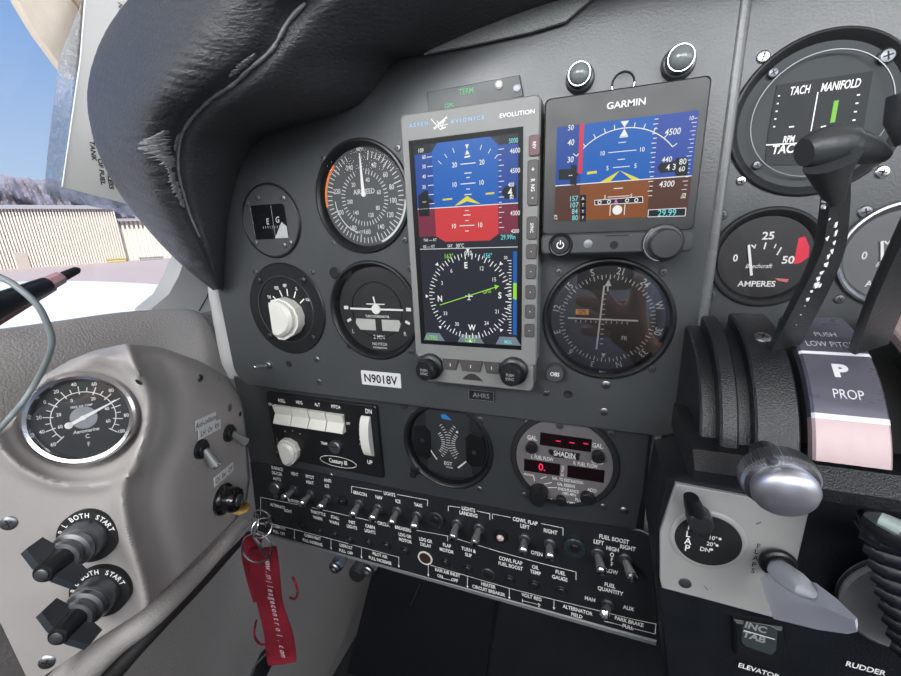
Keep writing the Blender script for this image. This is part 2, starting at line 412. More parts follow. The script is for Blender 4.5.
XF = lambda x: Fr((x, 0, 0), (1, 0, 0))
post = thing('window_post', 'pale grey painted window post between the side window and the instrument panel', 'post', XF(-.352))
MB().prism(xpoly([(183, 262), (178, 276), (168, 294), (150, 309), (150, 330), (230, 390), (262, 380), (262, 290), (230, 250), (190, 250)], -.352), -25, 0, 2).build('post_body', TRIM, post)
b = MB(); b.tube([(*xpoly([q], -.352)[0], 0) for q in ((210, 288), (207, 297), (199, 311))], .8, 6); b.build('seam', MATTE, post)
fl = WX(232, 330, -.30)
b = MB(); b.tube(smooth_path([mm(WX(a, c_, -.305)) for a, c_ in ((214, 286), (219, 308), (225, 335), (231, 362), (236, 376))], 4), [6, 7, 7.5, 8, 8, 8.5, 9, 9, 9.5, 10, 10, 10, 10, 9, 8, 8, 7][:17], 14)
o = b.build('edge_roll', TRIM, post, matrix=Matrix())
o.matrix_parent_inverse = post.matrix_world.inverted()

ff = XF(-.375)
b = MB(); PT = xpoly([(15, -2), (36, 33), (60, 66), (73, 80), (84, 66), (96, 20), (100, -2), (100, -60), (-20, -60)], -.375)
b.prism(PT, -8, 0, 1.5)
flp = b.build('upper_window_trim', TAN, matrix=ff.m); tag(flp, 'tan upper window trim coming down beside the hanging placard', 'trim')
MB().tube([(*p, 1) for p in smooth_path([(*q, 0) for q in xpoly([(66, -2), (78, 14), (86, 24)], -.375)], 4)] and [(p.x, p.y, .8) for p in smooth_path([(*q, 0) for q in xpoly([(70, -2), (79, 10), (87, 24)], -.375)], 4)], 1.0, 6).build('fold', mat('fold_brown', (150, 122, 104), .8), flp)
cf = XF(-.362)
crd = thing('placard_card', 'grey fuel placard card in a clear sleeve hanging at the side window', 'placard', cf)
MB().prism(xpoly([(86, -20), (80, 60), (70, 130), (62, 187), (96, 196), (127, 204), (175, 214), (220, 100), (160, -20)], -.362), -.8, 0).build('card', mat('grey_card', (186, 184, 181), .7, var=.05, scale=40), crd)
cf2 = XF(-.3635)
MB().prism(xpoly([(60, 55), (54, 100), (48, 150), (44, 193), (56, 199), (100, 208), (128, 215), (180, 222), (220, 100), (160, -30), (95, -30)], -.3635), -1.8, -1.4).build('clear_sleeve', FILM, crd)
MB().tube([(q[0], q[1], .4) for q in xpoly([(86, -15), (80, 60), (70, 130), (62, 187)], -.362)], .6, 6).build('card_edge', mat('edge_white', (225, 228, 235), .6), crd)
b = MB()
for s_, px, py, cap in (('TANK', 93, 151, 3.4), ('OF FUEL', 101.5, 172, 3.4), ('THLESS', 110, 178, 3.4), ('NY C', 121, 12, 3.4)):
    q = xpoly([(px, py)], -.362)[0]; b.text(s_, q[0], q[1], cap*1.15, .35, rot=-97, bold=.04, xs=1.2)
b.build('lettering', INK, crd)

# latch handle
ltc = thing('window_latch', 'black window latch handle with a pinkish clear collar by the wing', 'latch', WORLD)
P = lambda a, c_, y: mm(W(a, c_, y))
q0, q1, q2, q3 = Vector(WX(-30, 318, -.30)), Vector(WX(46, 285, -.325)), Vector(WX(60, 278, -.33)), Vector(WX(79, 269, -.335))
MB().tube([mm(q0), mm(q0.lerp(q1, .5)), mm(q1)], [11, 8.5, 6.5], 14).build('handle', BLACK, ltc)
MB().tube([mm(q1), mm(q1.lerp(q2, .2)), mm(q2), mm(q2.lerp(q3, .1))], [5.4, 6.2, 5.6, 3.5], 8).build('collar', mat('pink_plastic', (176, 140, 146), .25, var=.25, scale=120), ltc)
MB().tube([mm(q2), mm(q2.lerp(q3, .25)), mm(q2.lerp(q3, .85)), mm(q3)], [3.2, 3.9, 3.3, 1.6], 12).build('tip', MATTE, ltc)
b = MB(); d_ = Vector((0, 0, -.0085))
b.tube([mm(q0+d_*1.6), mm(q0.lerp(q1, .6)+d_*1.1), mm(q1.lerp(q2, .5)+d_*.75)], [1.6, 1.6, 1.4], 8); b.build('underside_strip', mat('pink_strip', (150, 92, 92), .5), ltc)
# grey cable
b = MB(); b.tube(smooth_path([mm(W(a, c_, y)) for a, c_, y in ((-40, 262, -.17), (0, 277, -.165), (20, 289, -.163), (38, 306, -.160), (48, 326, -.158), (52, 342, -.157), (47, 360, -.156), (36, 382, -.157), (22, 403, -.165), (4, 424, -.175), (-30, 460, -.185))], 6), 1.7, 12)
tag(b.build('grey_cable', mat('cable_grey', (118, 126, 128), .45, var=.06)), 'thin grey cable looping down in front of the sill beside the air temperature gauge', 'cable')

# ------------------------------------------------------------------ left console (moulded cover)
N1 = Vector((math.sin(math.radians(42))*math.cos(math.radians(12)), -math.cos(math.radians(42))*math.cos(math.radians(12)), math.sin(math.radians(12))))
G0 = CP + ray(80.5, 419).normalized()*.365
A_ = W(247, 400, -.010); B_ = W(262, 535, -.010)
C_ = WP(150, 480, G0, N1)
N2 = (B_-A_).cross(C_-A_).normalized()
if N2.dot(CP-A_) < 0: N2 = -N2
def smooth_tab(tab, t):
    h_ = 9.0; return sum(lerp_tab(tab, t+h_*k)*w_ for k, w_ in ((-2, .1), (-1, .22), (0, .36), (1, .22), (2, .1)))
def lerp_tab(tab, t):
    if t <= tab[0][0]: return tab[0][1]
    for (a, va), (c_, vc) in zip(tab, tab[1:]):
        if t <= c_: return va+(vc-va)*(t-a)/(c_-a)
    return tab[-1][1]
RIDGE = [(340, 128), (370, 140), (385, 148), (400, 152), (430, 150), (460, 138), (490, 124), (520, 128), (560, 140), (600, 152), (650, 150), (700, 150)]
TOPA = [(-30, 448), (0, 424), (20, 402), (45, 374), (70, 360), (95, 350), (125, 344), (160, 347), (200, 361), (228, 378), (240, 395)]
def con_depth(px, py):
    d = ray(px, py)
    t1 = (G0-CP).dot(N1)/d.dot(N1); t2 = (A_-CP).dot(N2)/d.dot(N2)
    rx = smooth_tab(RIDGE, py)
    s_ = (px-rx)/16
    wgt = 1/(1+math.exp(-s_))
    t = t1*(1-wgt)+t2*wgt
    if t1 > t2-.004 and px < rx: pass
    # the raised rounded rim of the gauge pod and the shallow hollow beyond it
    t -= .0075*math.exp(-((px-rx+4)/9)**2)
    t += .006*math.exp(-((px-rx-26)/16)**2)
    # top edge rolls away from the pilot
    ty = lerp_tab(TOPA, px); e_ = max(0, 1-(py-ty)/14.0); t += .012*e_*e_
    # hollow round the gauge
    rr = math.hypot((px-80)/66, (py-420)/50); t += .0055*max(0, 1-max(0, (rr-1)/.28)) if rr > 0 else 0
    wg_ = max(0, min(1, (1.0-rr)/.14)); wg_ = wg_*wg_*(3-2*wg_); t = t*(1-wg_)+(t1+.014)*wg_
    t -= .004*math.exp(-((rr-1.33)/.12)**2)*(1 if px < 140 else 0)
    return t
def conp(px, py, up=0): d = ray(px, py); return CP+d*(con_depth(px, py)-up)
def xl(y):
    if y < 424: # left branch of the top arc
        return lerp_tab([(344, 125), (350, 95), (360, 70), (374, 45), (402, 20), (424, 0)], y) if y < 424 else 0
    if y < 448: return lerp_tab([(424, 0), (448, -30)], y)
    if y > 615: return min(lerp_tab([(615, -10), (622, 0), (676, 26), (712, 44)], y), xr(y)-1)
    return -30 if y < 600 else lerp_tab([(600, -30), (615, -10)], y)
def xr(y):
    if y < 520: return lerp_tab([(344, 127), (347, 160), (361, 200), (378, 228), (395, 240), (410, 244), (440, 247), (480, 250), (500, 247), (520, 236)], y)
    return lerp_tab([(520, 236), (560, 196), (610, 143), (640, 96), (676, 44), (712, 10)], y)
b = MB(); rows = [344.05+ (i/12)**2*10 for i in range(12)] + [354+ i*3.0 for i in range(0, 119)]
b.grid(lambda u, v: (lambda y: mm(conp(xl(y)+(xr(y)-xl(y))*v, y)))(rows[min(int(round(u*(len(rows)-1))), len(rows)-1)]), len(rows)-1, 90)
con = b.build('side_console', CONS, solid=4, sharp=60)
tag(con, 'worn pale grey moulded side console cover carrying the magneto switches', 'console')
def con_fr(px, py, n=None, up=0):
    e_ = 3; p = conp(px, py); a = conp(px+e_, py)-conp(px-e_, py); c_ = conp(px, py-e_)-conp(px, py+e_)
    nn = a.cross(c_).normalized() if n is None else n
    if nn.dot(CP-p) < 0: nn = -nn
    return Fr(p+nn*up*.001, nn)
def screw(fr, m, parent, r=3.0, dome=True, name='screw', h=1.3):
    b = MB(); b.lathe([(r, -.6), (r, .25*h), (r*.8, .8*h), (r*.3, h), (0, h)] if dome else [(r, -.5), (r, h*.6), (r*.86, h), (0, h)], n=20)
    o = b.build(name, m, parent, matrix=fr.m)
    if parent: o.matrix_parent_inverse = parent.matrix_world.inverted()
    b = MB(); a = random.random()*90
    for k in (0, 90):
        t = math.radians(a+k); b.bar((-r*.55*math.cos(t), -r*.55*math.sin(t)), (r*.55*math.cos(t), r*.55*math.sin(t)), r*.2, h+.08)
    s_ = b.build('screw_slot', MATTE, o)
    return o
screw(con_fr(200, 378), DKST, con, 3.4); screw(con_fr(9, 523), DKST, con, 4.6); screw(con_fr(47, 662), STEEL, con, 4.6)
for px, py in ((139, 382), (240, 414)):
    f = con_fr(px, py); b = MB().lathe([(0, .1), (2.1, .1), (2.5, .25), (2.1, .3)], n=16)
    o = b.build('screw_hole', MATTE, con, matrix=f.m); o.matrix_parent_inverse = con.matrix_world.inverted()

# outside air temperature gauge
gf = Fr(G0-N1*.002, N1)
g = thing('air_temperature_gauge', 'round chrome ringed air temperature gauge on the grey side console', 'gauge', gf)
MB().lathe([(31, -14), (31, 0), (30.6, 2.6), (29, 3.6), (27, 3.0), (26.4, 0), (26.2, -3), (0, -3)], n=64).build('chrome_ring', CHROME, g)
MB().cyl(0, 0, 26.3, -4, -2.6, 48).build('dial_face', DIAL, g)
b = MB(); b.ticks(range(-130, 131, 13), 17.5, 20.5, .5, -2.5); b.ticks([a for a in range(-130, 131, 26)], 16, 21.5, .6, -2.5)
b.arc(-130, 130, 17.3, 17.8, -2.5, n=50)
b.dialtext([(-128, '60'), (-102, '40'), (-78, '20'), (-52, '0'), (-30, '20'), (-5, '40'), (22, '60'), (48, '80'), (98, '80'), (126, '100')], 23.4, 2.4, -2.5)
b.dialtext([(-105, '60'), (-70, '20'), (-20, '0'), (30, '20'), (75, '40'), (112, '60')], 13.6, 2.2, -2.5)
b.text('FREE AIR TEMP', 0, 8, 1.5, -2.5); b.text('Aeromarine', 0, -9, 2.4, -2.5, rot=0, shear=.25); b.text('C', 0, -13, 2.8, -2.5); b.text('F', 0, -18.5, 2.8, -2.5)
b.build('markings', WHITE, g)
MB().cyl(0, 0, 7.5, -2.5, -2.2, 32).build('hub_plate', STEEL, g)
a = gf.l(120, 398); L_ = math.hypot(*a); u = (a[0]/L_, a[1]/L_)
b = MB(); b.bar((-u[0]*9, -u[1]*9), (0, 0), 2.2, -1.3); b.flat([(u[1]*1.2, -u[0]*1.2), (-u[1]*1.2, u[0]*1.2), (a[0]*.98-u[1]*.2, a[1]*.98+u[0]*.2), (a[0]*.98+u[1]*.2, a[1]*.98-u[0]*.2)], -1.3); b.cyl(0, 0, 1.6, -2.3, -1.0); b.cyl(-u[0]*9, -u[1]*9, 2.2, -1.6, -1.3)
b.build('needle', WHITE, g); MB().flat(circ(0, 0, 26.9, 48), .6).build('glass', LENS, g)

# magneto switches
def magneto(px, py, label, off):
    f = con_fr(px, py, Vector((.49, -.86, .14)).normalized(), 3.0); m_ = thing('magneto_switch', label, 'switch', f, 'magneto switches on the side console')
    MB().cyl(0, 0, 18.0, -8, .5, 48).build('dial_plate', MATTE, m_)
    b = MB(); b.dialtext([(-62, 'R'), (-44, 'L'), (-16, 'BOTH'), (42, 'START')][:0], 15, 3.4, .65)
    for a_, ch in zip((-66, -48, -27, -15, -3, 9, 33, 44, 55, 66, 78), 'RLBOTHSTART'):
        t = math.radians(a_+off); b.text(ch, 15.3*math.sin(t), 15.3*math.cos(t), 3.3, .65, rot=-(a_+off), bold=.03)
    b.build('lettering', WHITE, m_)
    MB().lathe([(12.6, .4), (12.6, 8.5), (12, 10), (10.2, 10.4), (10, 11), (0, 11)], n=40, knurl=.25).build('barrel', DKST, m_)
    MB().lathe([(11, 10.4), (11.8, 12), (11.2, 14.6), (8.8, 15.4), (8.4, 17), (9.4, 18.6), (8.8, 20.6), (7, 21), (0, 21)], n=36).build('collar', STEEL, m_)
    ang = math.radians(-52)
    b = MB(); c_, s_ = math.cos(ang), math.sin(ang)
    W_ = [(-17, 20), (-17, 31), (-6.5, 34), (6.5, 34), (17, 31), (17, 20), (8, 19), (-8, 19)]
    for side in (1,):
        lo = [b._v((x*c_+2.2*s_, x*s_-2.2*c_, z)) for x, z in W_]; hi = [b._v((x*c_-2.2*s_, x*s_+2.2*c_, z)) for x, z in W_]
        b._f(lo); b._f(hi[::-1])
        for i in range(8): j = (i+1) % 8; b._f([lo[i], hi[i], hi[j], lo[j]])
    b.build('wing_grip', mat('grip_blue_black', (42, 46, 52), .4, var=.15), m_)
    MB().lathe([(6.4, 20), (5.6, 34.5), (4.8, 35.6), (0, 35.6)], n=24).build('hub', BLACK, m_)
    MB().lathe([(3.6, 35.4), (3.6, 36.2), (2.4, 36.8), (0, 36.8)], n=20).build('screw', DKST, m_)
magneto(91, 534, 'magneto switch with winged black grip, the upper one on the grey side console', 0)
magneto(103, 589, 'magneto switch with winged black grip, the lower one on the grey side console', -6)

# console toggle switches, knob and tape labels
def bat(parent, p0, p1, r0, r1, m=None, tipm=None):
    p0 = Vector(p0); p1 = Vector(p1)
    MB().tube([p0, p0.lerp(p1, .3), p0.lerp(p1, .8), p0.lerp(p1, .9)], [r0, r0*1.15, r1, r1*1.02], 14).build('bat_handle', m or mat('bat_steel', (138, 140, 138), .42, .5), parent)
    MB().tube([p0.lerp(p1, .88), p0.lerp(p1, .95), p1, p1+(p1-p0).normalized()*.5], [r1*1.02, r1*1.02, r1*.8, r1*.3], 14).build('handle_tip', tipm or CHROME, parent)
def toggle(name, label, fr, tip_world, rb=4.2, r0=1.6, r1=2.4, group=None, base=None):
    t = thing(name, label, 'switch', fr, group)
    MB().lathe([(rb, -1), (rb, 1.6), (rb*.9, 2.0), (rb*.72, 2.2), (rb*.7, 4.0), (rb*.45, 4.2), (0, 3.6)], n=24).build('bushing', base or BLACK, t)
    p1 = (fr.m.inverted() @ Vector(tip_world))*1000
    bat(t, (0, 0, 3), p1, r0, r1); return t
for (bx, by), (tx, ty), lb in (((200, 449), (217, 467), 'black bushed toggle switch with steel bat, left of the pair on the side console'), ((228, 433), (247, 443), 'black bushed toggle switch with steel bat, right of the pair on the side console')):
    f = con_fr(bx, by, None, .8); toggle('toggle_switch', lb, f, conp(bx, by)+N2*.012+Vector((.013, 0, -.010)) if False else CP+ray(tx, ty)*(con_depth(tx, ty)-.022), 8.2, 3.0, 4.4, 'toggle switches on the side console')
for px, py, wd, ht, rot, lines, lb in ((205, 421, 27, 9, -10, ['Anti-collision'], 'upper handwritten paper tape label above the console toggle switches'), (209, 429, 31, 9, -10, ['LH  On  RH'], 'handwritten paper tape label LH On RH close above the console toggle switches'), (223, 474, 30, 9, -6, ['Oil  Bat  Off'], 'handwritten paper tape label above the black knob on the side console')):
    f = con_fr(px, py, None, 1.2); t = thing('tape_label', lb, 'label', f, 'handwritten tape labels on the side console')
    c_, s_ = math.cos(math.radians(rot)), math.sin(math.radians(rot))
    MB().prism([(x*c_-y*s_, x*s_+y*c_) for x, y in ((-wd/2, -ht/2), (wd/2, -ht/2), (wd/2, ht/2), (-wd/2, ht/2))], -.6, 0).build('tape', PAPER, t)
    MB().text(lines[0], 0, 0, 4.6, .1, rot=rot, xs=.8, shear=.25, bold=.01).build('handwriting', INK, t)
f = con_fr(222, 499, None, 1)
ks = thing('ignition_key_switch', 'glossy black round key switch low on the side console above the red key strap', 'switch', f)
MB().lathe([(14.5, -2), (14.8, 2), (13.4, 4), (12, 5), (11.8, 11), (10.5, 14), (7, 15), (0, 14)], n=12).build('knob_body', mat('gloss_black', (14, 14, 16), .15, var=.1, coat=.5), ks)
MB().cyl(0, 0, 5.5, 13.5, 15.8, 24, .4).build('lock_face', DKST, ks)

# keys and strap
KY = -.045
kk = thing('key_strap', 'crimson webbing key strap with white web address hanging from steel rings', 'key strap', WORLD)
def Y(a, c_, y=KY): return mm(W(a, c_, y))
def ribbon(b, pts, w_, y0=KY, th=1.2):
    C = smooth_path([(*p, 0) for p in pts], 8); n = len(C)
    L_ = []; R_ = []
    for i in range(n):
        d = (C[min(i+1, n-1)]-C[max(i-1, 0)]).normalized(); t = Vector((-d.y, d.x, 0)); s_ = w_(i/(n-1)) if callable(w_) else w_
        dy = .003*math.sin(i*.5)
        L_.append(Vector(Y(*(C[i]-t*s_)[:2], y0+dy))); R_.append(Vector(Y(*(C[i]+t*s_)[:2], y0+dy-.001)))
    for k in (0, th):
        V = [[b._v(p+Vector((0, k, 0))) for p in (L_[i], L_[i].lerp(R_[i], .5)+Vector((0, -.8, 0)), R_[i])] for i in range(n)]
        for i in range(n-1):
            for j in (0, 1): b._f([V[i][j], V[i][j+1], V[i+1][j+1], V[i+1][j]])
ctr = [(262, 548), (265, 575), (270, 605), (278, 635), (282, 664)]
b = MB(); ribbon(b, ctr, lambda t: 13.5+1.0*math.sin(t*9)); ribbon(b, [(254, 535), (250, 552), (256, 580), (262, 600)], 9, KY+.006); b.build('strap', RED, kk)
b = MB(); ribbon(b, [(292, 577), (297, 590), (295, 599), (289, 598)], .8, KY); ribbon(b, [(256, 620), (254, 635), (259, 644), (266, 645)], .8, KY); b.build('loose_thread', RED, kk)
# the printed address, each letter laid along the strap
b = MB(); s_ = 'www.mileagecontrol.com'; C = smooth_path([(*p, 0) for p in [(267, 560), (270, 590), (276, 620), (283, 657)]], 10)
def at_(t): i = t*(len(C)-1); k = min(int(i), len(C)-2); return C[k].lerp(C[k+1], i-k), (C[k+1]-C[k]).normalized()
for i, ch in enumerate(s_):
    if ch == ' ': continue
    p, d = at_((i+.5)/len(s_)); a_ = math.degrees(math.atan2(-d.y, d.x))
    f = Fr(W(p.x, p.y, KY-.0042)); vs, fs = glyphs(ch, .01); c1, s1 = math.cos(math.radians(a_)), math.sin(math.radians(a_))
    yb_ = {'w': 0, '.': -2.4, 'g': -1, 't': .6, 'l': .9}.get(ch, 0)
    V = [b._v(mm(f.m @ (Vector(((v.x*9*.62)*c1-(v.y*9+yb_)*s1, (v.x*9*.62)*s1+(v.y*9+yb_)*c1, 0))*.001))) for v in vs]
    for q in fs: b._f([V[i_] for i_ in q])
b.build('lettering', mat('strap_print', (214, 190, 200), .7), kk)
b = MB(); 
b.torus(*Y(257, 548, KY-.012), 15, 1.1, 36, 8, Matrix.Rotation(math.radians(80), 4, 'X') @ Matrix.Rotation(.3, 4, 'Y')); b.build('key_ring', CHROME, kk)
b = MB(); b.torus(*Y(262, 528, KY-.01), 9, .9, 30, 8, Matrix.Rotation(math.radians(60), 4, 'X') @ Matrix.Rotation(1.0, 4, 'Y')); b.torus(*Y(256, 524, KY-.012), 8, .9, 30, 8, Matrix.Rotation(math.radians(60), 4, 'X') @ Matrix.Rotation(-.6, 4, 'Y'))
b.torus(*Y(262, 517, KY-.012), 8, .9, 30, 8, Matrix.Rotation(math.radians(90), 4, 'X') @ Matrix.Rotation(.2, 4, 'Y')); b.build('split_ring', CHROME, kk)
b = MB(); b.tube(smooth_path([Y(251, 520, KY-.01), Y(253, 534, KY-.016), Y(260, 546, KY-.016), Y(266, 556, KY-.012)], 6), 1.5, 8); b.build('steel_clip', STEEL, kk)
ky = thing('ignition_key', 'small brass key stuck in the black key switch', 'key', Fr(W(240, 508, KY-.004), (.3, -.6, .5)))
b = MB(); b.prism([(p[0]*1.2, p[1]*.8) for p in circ(0, 0, 8, 24)], -1, 1, .3); b.box(-22, -6, -2.2, 2.2, -.8, .8); b.build('key_body', BRASS, ky)
kb = thing('black_key_fob', 'black leather key fob with a steel edge under the red strap', 'key fob', WORLD)
b = MB(); b.tube([Y(255, 684, KY+.01), Y(262, 668, KY+.006), Y(268, 652, KY+.006), Y(271, 645, KY+.008)], [10, 11, 8, 3], 16, flat=.4); b.build('fob_body', mat('fob_black', (20, 24, 28), .3), kb)
b = MB(); b.tube([Y(250, 682, KY-.004), Y(256, 664, KY-.004), Y(266, 654, KY-.002)], 1.2, 8); b.build('steel_edge', CHROME, kb)

# lower side wall: kick panel, dark pipe
b = MB(); XK = -.322
kp = thing('kick_panel', 'grey beige grained leather kick panel below the side console', 'panel', XF(XK))
MB().prism(xpoly([(200, 470), (262, 480), (300, 510), (396, 530), (368, 580), (318, 700), (150, 760), (-60, 800), (-100, 560)], XK), -6, 0, 1.5).build('leather_skin', KICK, kp)
def con_off(px, py, dt): return mm(CP+ray(px, py)*(con_depth(px, py)+dt))
pp = smooth_path([con_off(a, c_, .030) for a, c_ in ((249, 533), (207, 578), (162, 622), (128, 655), (96, 690))], 6)
tag(MB().tube(pp, [2.4+.28*i for i in range(len(pp))], 12).build('console_edge_seal', mat('seal_dark', (34, 33, 33), .6)), 'dark rubber edge seal running down along the lower side console', 'seal')
pp = smooth_path([con_off(a, c_, d_) for a, c_, d_ in ((250, 522, .006), (240, 527, .009), (203, 567, .013), (153, 613, .017), (112, 642, .021), (74, 677, .024), (50, 705, .024))], 6)
tag(MB().tube(pp, [3.2+.36*i for i in range(len(pp))], 16).build('leather_welt', BEIGE), 'rounded beige leather welt along the lower border of the side console', 'welt')

# ------------------------------------------------------------------ glareshield hood
SEC = [((900, -60), (760, -230), (660, -420), .08), ((700, -30), (560, -170), (430, -330), .08), ((560, 2), (430, -90), (300, -190), .08), ((480, 30), (352, -34), (196, -70), .08),
       ((424, 54), (300, 8), (136, -8), .08), ((394, 62), (272, 48), (110, 25), .08), ((366, 97), (243, 76), (95, 57), .08), ((340, 113), (215, 97), (88, 90), .078),
       ((300, 124), (192, 118), (90, 120), .074), ((262, 138), (179, 148), (100, 155), .067), ((240, 168), (181, 180), (121, 194), .058), ((230, 205), (190, 212), (150, 231), .046),
       ((225, 245), (205, 248), (182, 264), .031), ((223, 292), (219, 288), (215, 290), .012)]
def hood_sections():
    out = []
    for I, K, O, d in SEC:
        I, K, O = Vector((*I, 0)), Vector((*K, 0)), Vector((*O, 0)); ln = lambda a, c_, t: a.lerp(c_, t)
        pts = [W(I.x, I.y, -.002), W(*ln(I, K, .35)[:2], -d*.55), W(*ln(I, K, .8)[:2], -d*.93), W(K.x, K.y, -d), W(*ln(K, O, .2)[:2], -d*1.16), W(*ln(K, O, .5)[:2], -d*1.24), W(*ln(K, O, .82)[:2], -d*1.05), W(O.x, O.y, -d*.7)]
        q = W(O.x, O.y, -d*.7); nrm = Vector((q.x-.0, 0, q.z-.05)).normalized()
        pts += [q+Vector((0, .03, 0))-nrm*.002+Vector((0, 0, .0)), q+Vector((0, .10, 0))+nrm*.0, q+Vector((0, .20, 0))-nrm*.01]
        out.append(pts)
    return out
HS = hood_sections()
def cat(P, t):
    t = max(0, min(1, t)); x = t*(len(P)-1); i = min(int(x), len(P)-2); f = x-i
    a, b_, c_, d = P[max(i-1, 0)], P[i], P[i+1], P[min(i+2, len(P)-1)]
    return .5*((2*b_)+(c_-a)*f+(2*a-5*b_+4*c_-d)*f*f+(3*b_-a-3*c_+d)*f**3)
def hood(u, v): return cat([cat(s_, v) for s_ in HS], u)
b = MB(); hd = None
def hoodw(u, v):
    p = hood(u, v); e_ = 1e-3
    du = hood(min(1, u+e_), v)-hood(max(0, u-e_), v); dv = hood(u, min(1, v+e_))-hood(u, max(0, v-e_)); n = du.cross(dv)
    if n.length > 0: n.normalize()
    u0_, u = u, u+.33*v; amp = .00028*math.exp(-((v-.52)/.14)**2); k = math.sin(u*330+5*math.sin(v*17+u*23))+.7*math.sin(u*520+v*31+4*math.sin(u*41))+.7*math.sin(u*120+3*math.sin(v*9))
    return mm(p+n*k*amp)
b.grid(hoodw, 420, 72)
hd = b.build('glareshield', HOOD, sharp=80); tag(hd, 'dark padded leather glareshield curving over and down the left of the instruments', 'glareshield')
b = MB(); pth = [hood(t, .293+.004*math.sin(t*60))+Vector((0, -.0012, 0)) for t in [.30+.60*i/60 for i in range(61)]]
b.tube([mm(p) for p in pth], [.7+.5*abs(math.sin(i*.9)) for i in range(61)], 6); b.build('seam_piping', SEAM, hd)
def patch(name, u0, u1, vc, hw, seed, m_):
    rnd = random.Random(seed); n = 40; E0 = [rnd.uniform(.25, 1) for _ in range(n+1)]; E1 = [rnd.uniform(.25, 1) for _ in range(n+1)]
    def fn(s_, t_):
        i = min(int(s_*n), n); env = math.sin(PI*min(1, max(0, s_*1.0)))**.5 if 0 < s_ < 1 else 0
        v0 = vc(s_)-hw*E0[i]*env; v1 = vc(s_)+hw*E1[i]*env; u_ = u0+(u1-u0)*s_
        p = hood(u_, v0+(v1-v0)*t_); return mm(p+(CP-p).normalized()*(.0012+.0008*math.sin(t_*PI)+.0004*rnd.random()))
    b = MB(); b.grid(fn, n, 6); b.build(name, m_, hd)
TV = mat('torn_vinyl', (124, 126, 128), .5, var=.5, scale=420, bump=1, bscale=500)
patch('torn_vinyl_patch', .645, .745, lambda t: .40+.03*math.sin(t*5), .085, 3, TV)
patch('torn_vinyl_patch', .735, .835, lambda t: .375-.03*t, .05, 4, TV)
patch('torn_vinyl_patch', .655, .700, lambda t: .325, .02, 8, TV)
patch('torn_vinyl_patch', .40, .47, lambda t: .34, .022, 5, TV)

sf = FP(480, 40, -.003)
b = MB(); b.prism([sf.l(a, c_) for a, c_ in ((424, 55), (470, 46), (530, 33), (566, 22), (602, -10), (556, -4), (500, 16), (460, 34))], -1, 1.2, .3)  # strip stands in for sunlight on the leather edge, put into its colour
tag(b.build('sunlit_edge_strip', mat('speckled_sunlit_leather', (132, 136, 134), .7, var=.6, scale=900, bump=1, bscale=900), matrix=sf.m), 'speckled strip coloured light grey for the sunlit leather edge, tapering along the top of the panel under the glareshield', 'trim')

# ------------------------------------------------------------------ the panels
ASI = (-.0752, .0837); TCO = (-.0742, -.008); CDI = (.1106, -.0086); FUL = (-.169, .070); HTR = (-.167, -.009)
EGT = (-.0159, -.1326); SHD = (.0854, -.1287); TAC = (.2105, .108); AMP = (.1985, .0325); AMR = (.2605, .033)
mp = thing('instrument_panel', 'dark grey floating instrument panel with the flight instruments', 'instrument panel', FX(0, 0, 0))
out = rrect(-250, 170.2, -92.5, 300, 22, 8)
c2 = lambda c_, r: circ(c_[0]*1000, c_[1]*1000, r, 56)
MB().plate(out, [c2(ASI, 40), c2(TCO, 40), c2(CDI, 40), c2(FUL, 29), c2(HTR, 30)], -4, 0, 1.2).build('panel_plate', PANEL, mp)
MB().tube([(168.6, z_, -2.2) for z_ in (-68, 0, 100, 300)], 3.4, 16).build('edge_bead', mat('edge_gloss', (96, 98, 98), .28), mp)
rp_ = thing('right_instrument_panel', 'dark grey right hand panel with the tachometer and ammeters', 'instrument panel', FX(0, 0, .006))
MB().plate(rrect(172, 420, -100, 300, 4), [c2(TAC, 38), c2(AMP, 27), c2(AMR, 27)], -4, 0, .5).build('panel_plate', PANEL, rp_)
lp = thing('lower_instrument_panel', 'dark lower subpanel with the autopilot and exhaust gas gauge', 'instrument panel', FX(0, 0, .008))
MB().plate([(-262, -196), (-262, -88), (146, -88), (146, -150), (143, -188), (137, -196)], [c2(EGT, 40), c2(SHD, 40)], -3, 0, .5).build('panel_plate', SUBP, lp)
f = Fr((0, .006, 0))
sw = thing('switch_panel', 'black switch panel with white legends and toggle switch rows', 'switch panel', f)
SWT = [(255, 489-8), (262, 480), (428, 496), (540, 517), (641, 531), (650, 536), (657, 640), (540, 607), (400, 569), (258, 528)]
sl = [f.l(a, c_) for a, c_ in ((250, 462), (300, 470), (428, 496), (540, 517), (641, 531), (651, 536), (657, 640.5), (258, 531))]
MB().prism(sl, -1.9, 0, .4).build('panel_plate', SWP, sw)
zb = f.l(258, 528)[1]
b = MB(); b.box(sl[0][0]-3, sl[-2][0], sl[-2][1]-7, sl[-2][1]-1.5, -12, 0, bev=1); b.build('bottom_lip', mat('lip_grey', (120, 122, 122), .5, .2), sw)
for o_, px, py in ((1, 0, 0),):
    e0 = lp
lf = Fr((0, .03, 0)); b = MB(); b.tube([(*lf.l(a, c_), 0) for a, c_ in ((660, 415), (655, 450), (650, 490), (646, 535))], [3, 3, 2.6, 2], 10)
o = b.build('side_frame_strip', mat('strip_olive', (150, 150, 138), .6), lp, matrix=lf.m); o.matrix_parent_inverse = lp.matrix_world.inverted()
b = MB(); b.tube([(*lf.l(a, c_), 0) for a, c_ in ((664, 424), (678, 424), (686, 414), (690, 405))], [4, 7, 8, 5], 12)
tag(b.build('air_duct_end', mat('duct_pale', (170, 170, 165), .7), matrix=lf.m), 'pale duct end glimpsed below the lower right corner of the main panel', 'duct')

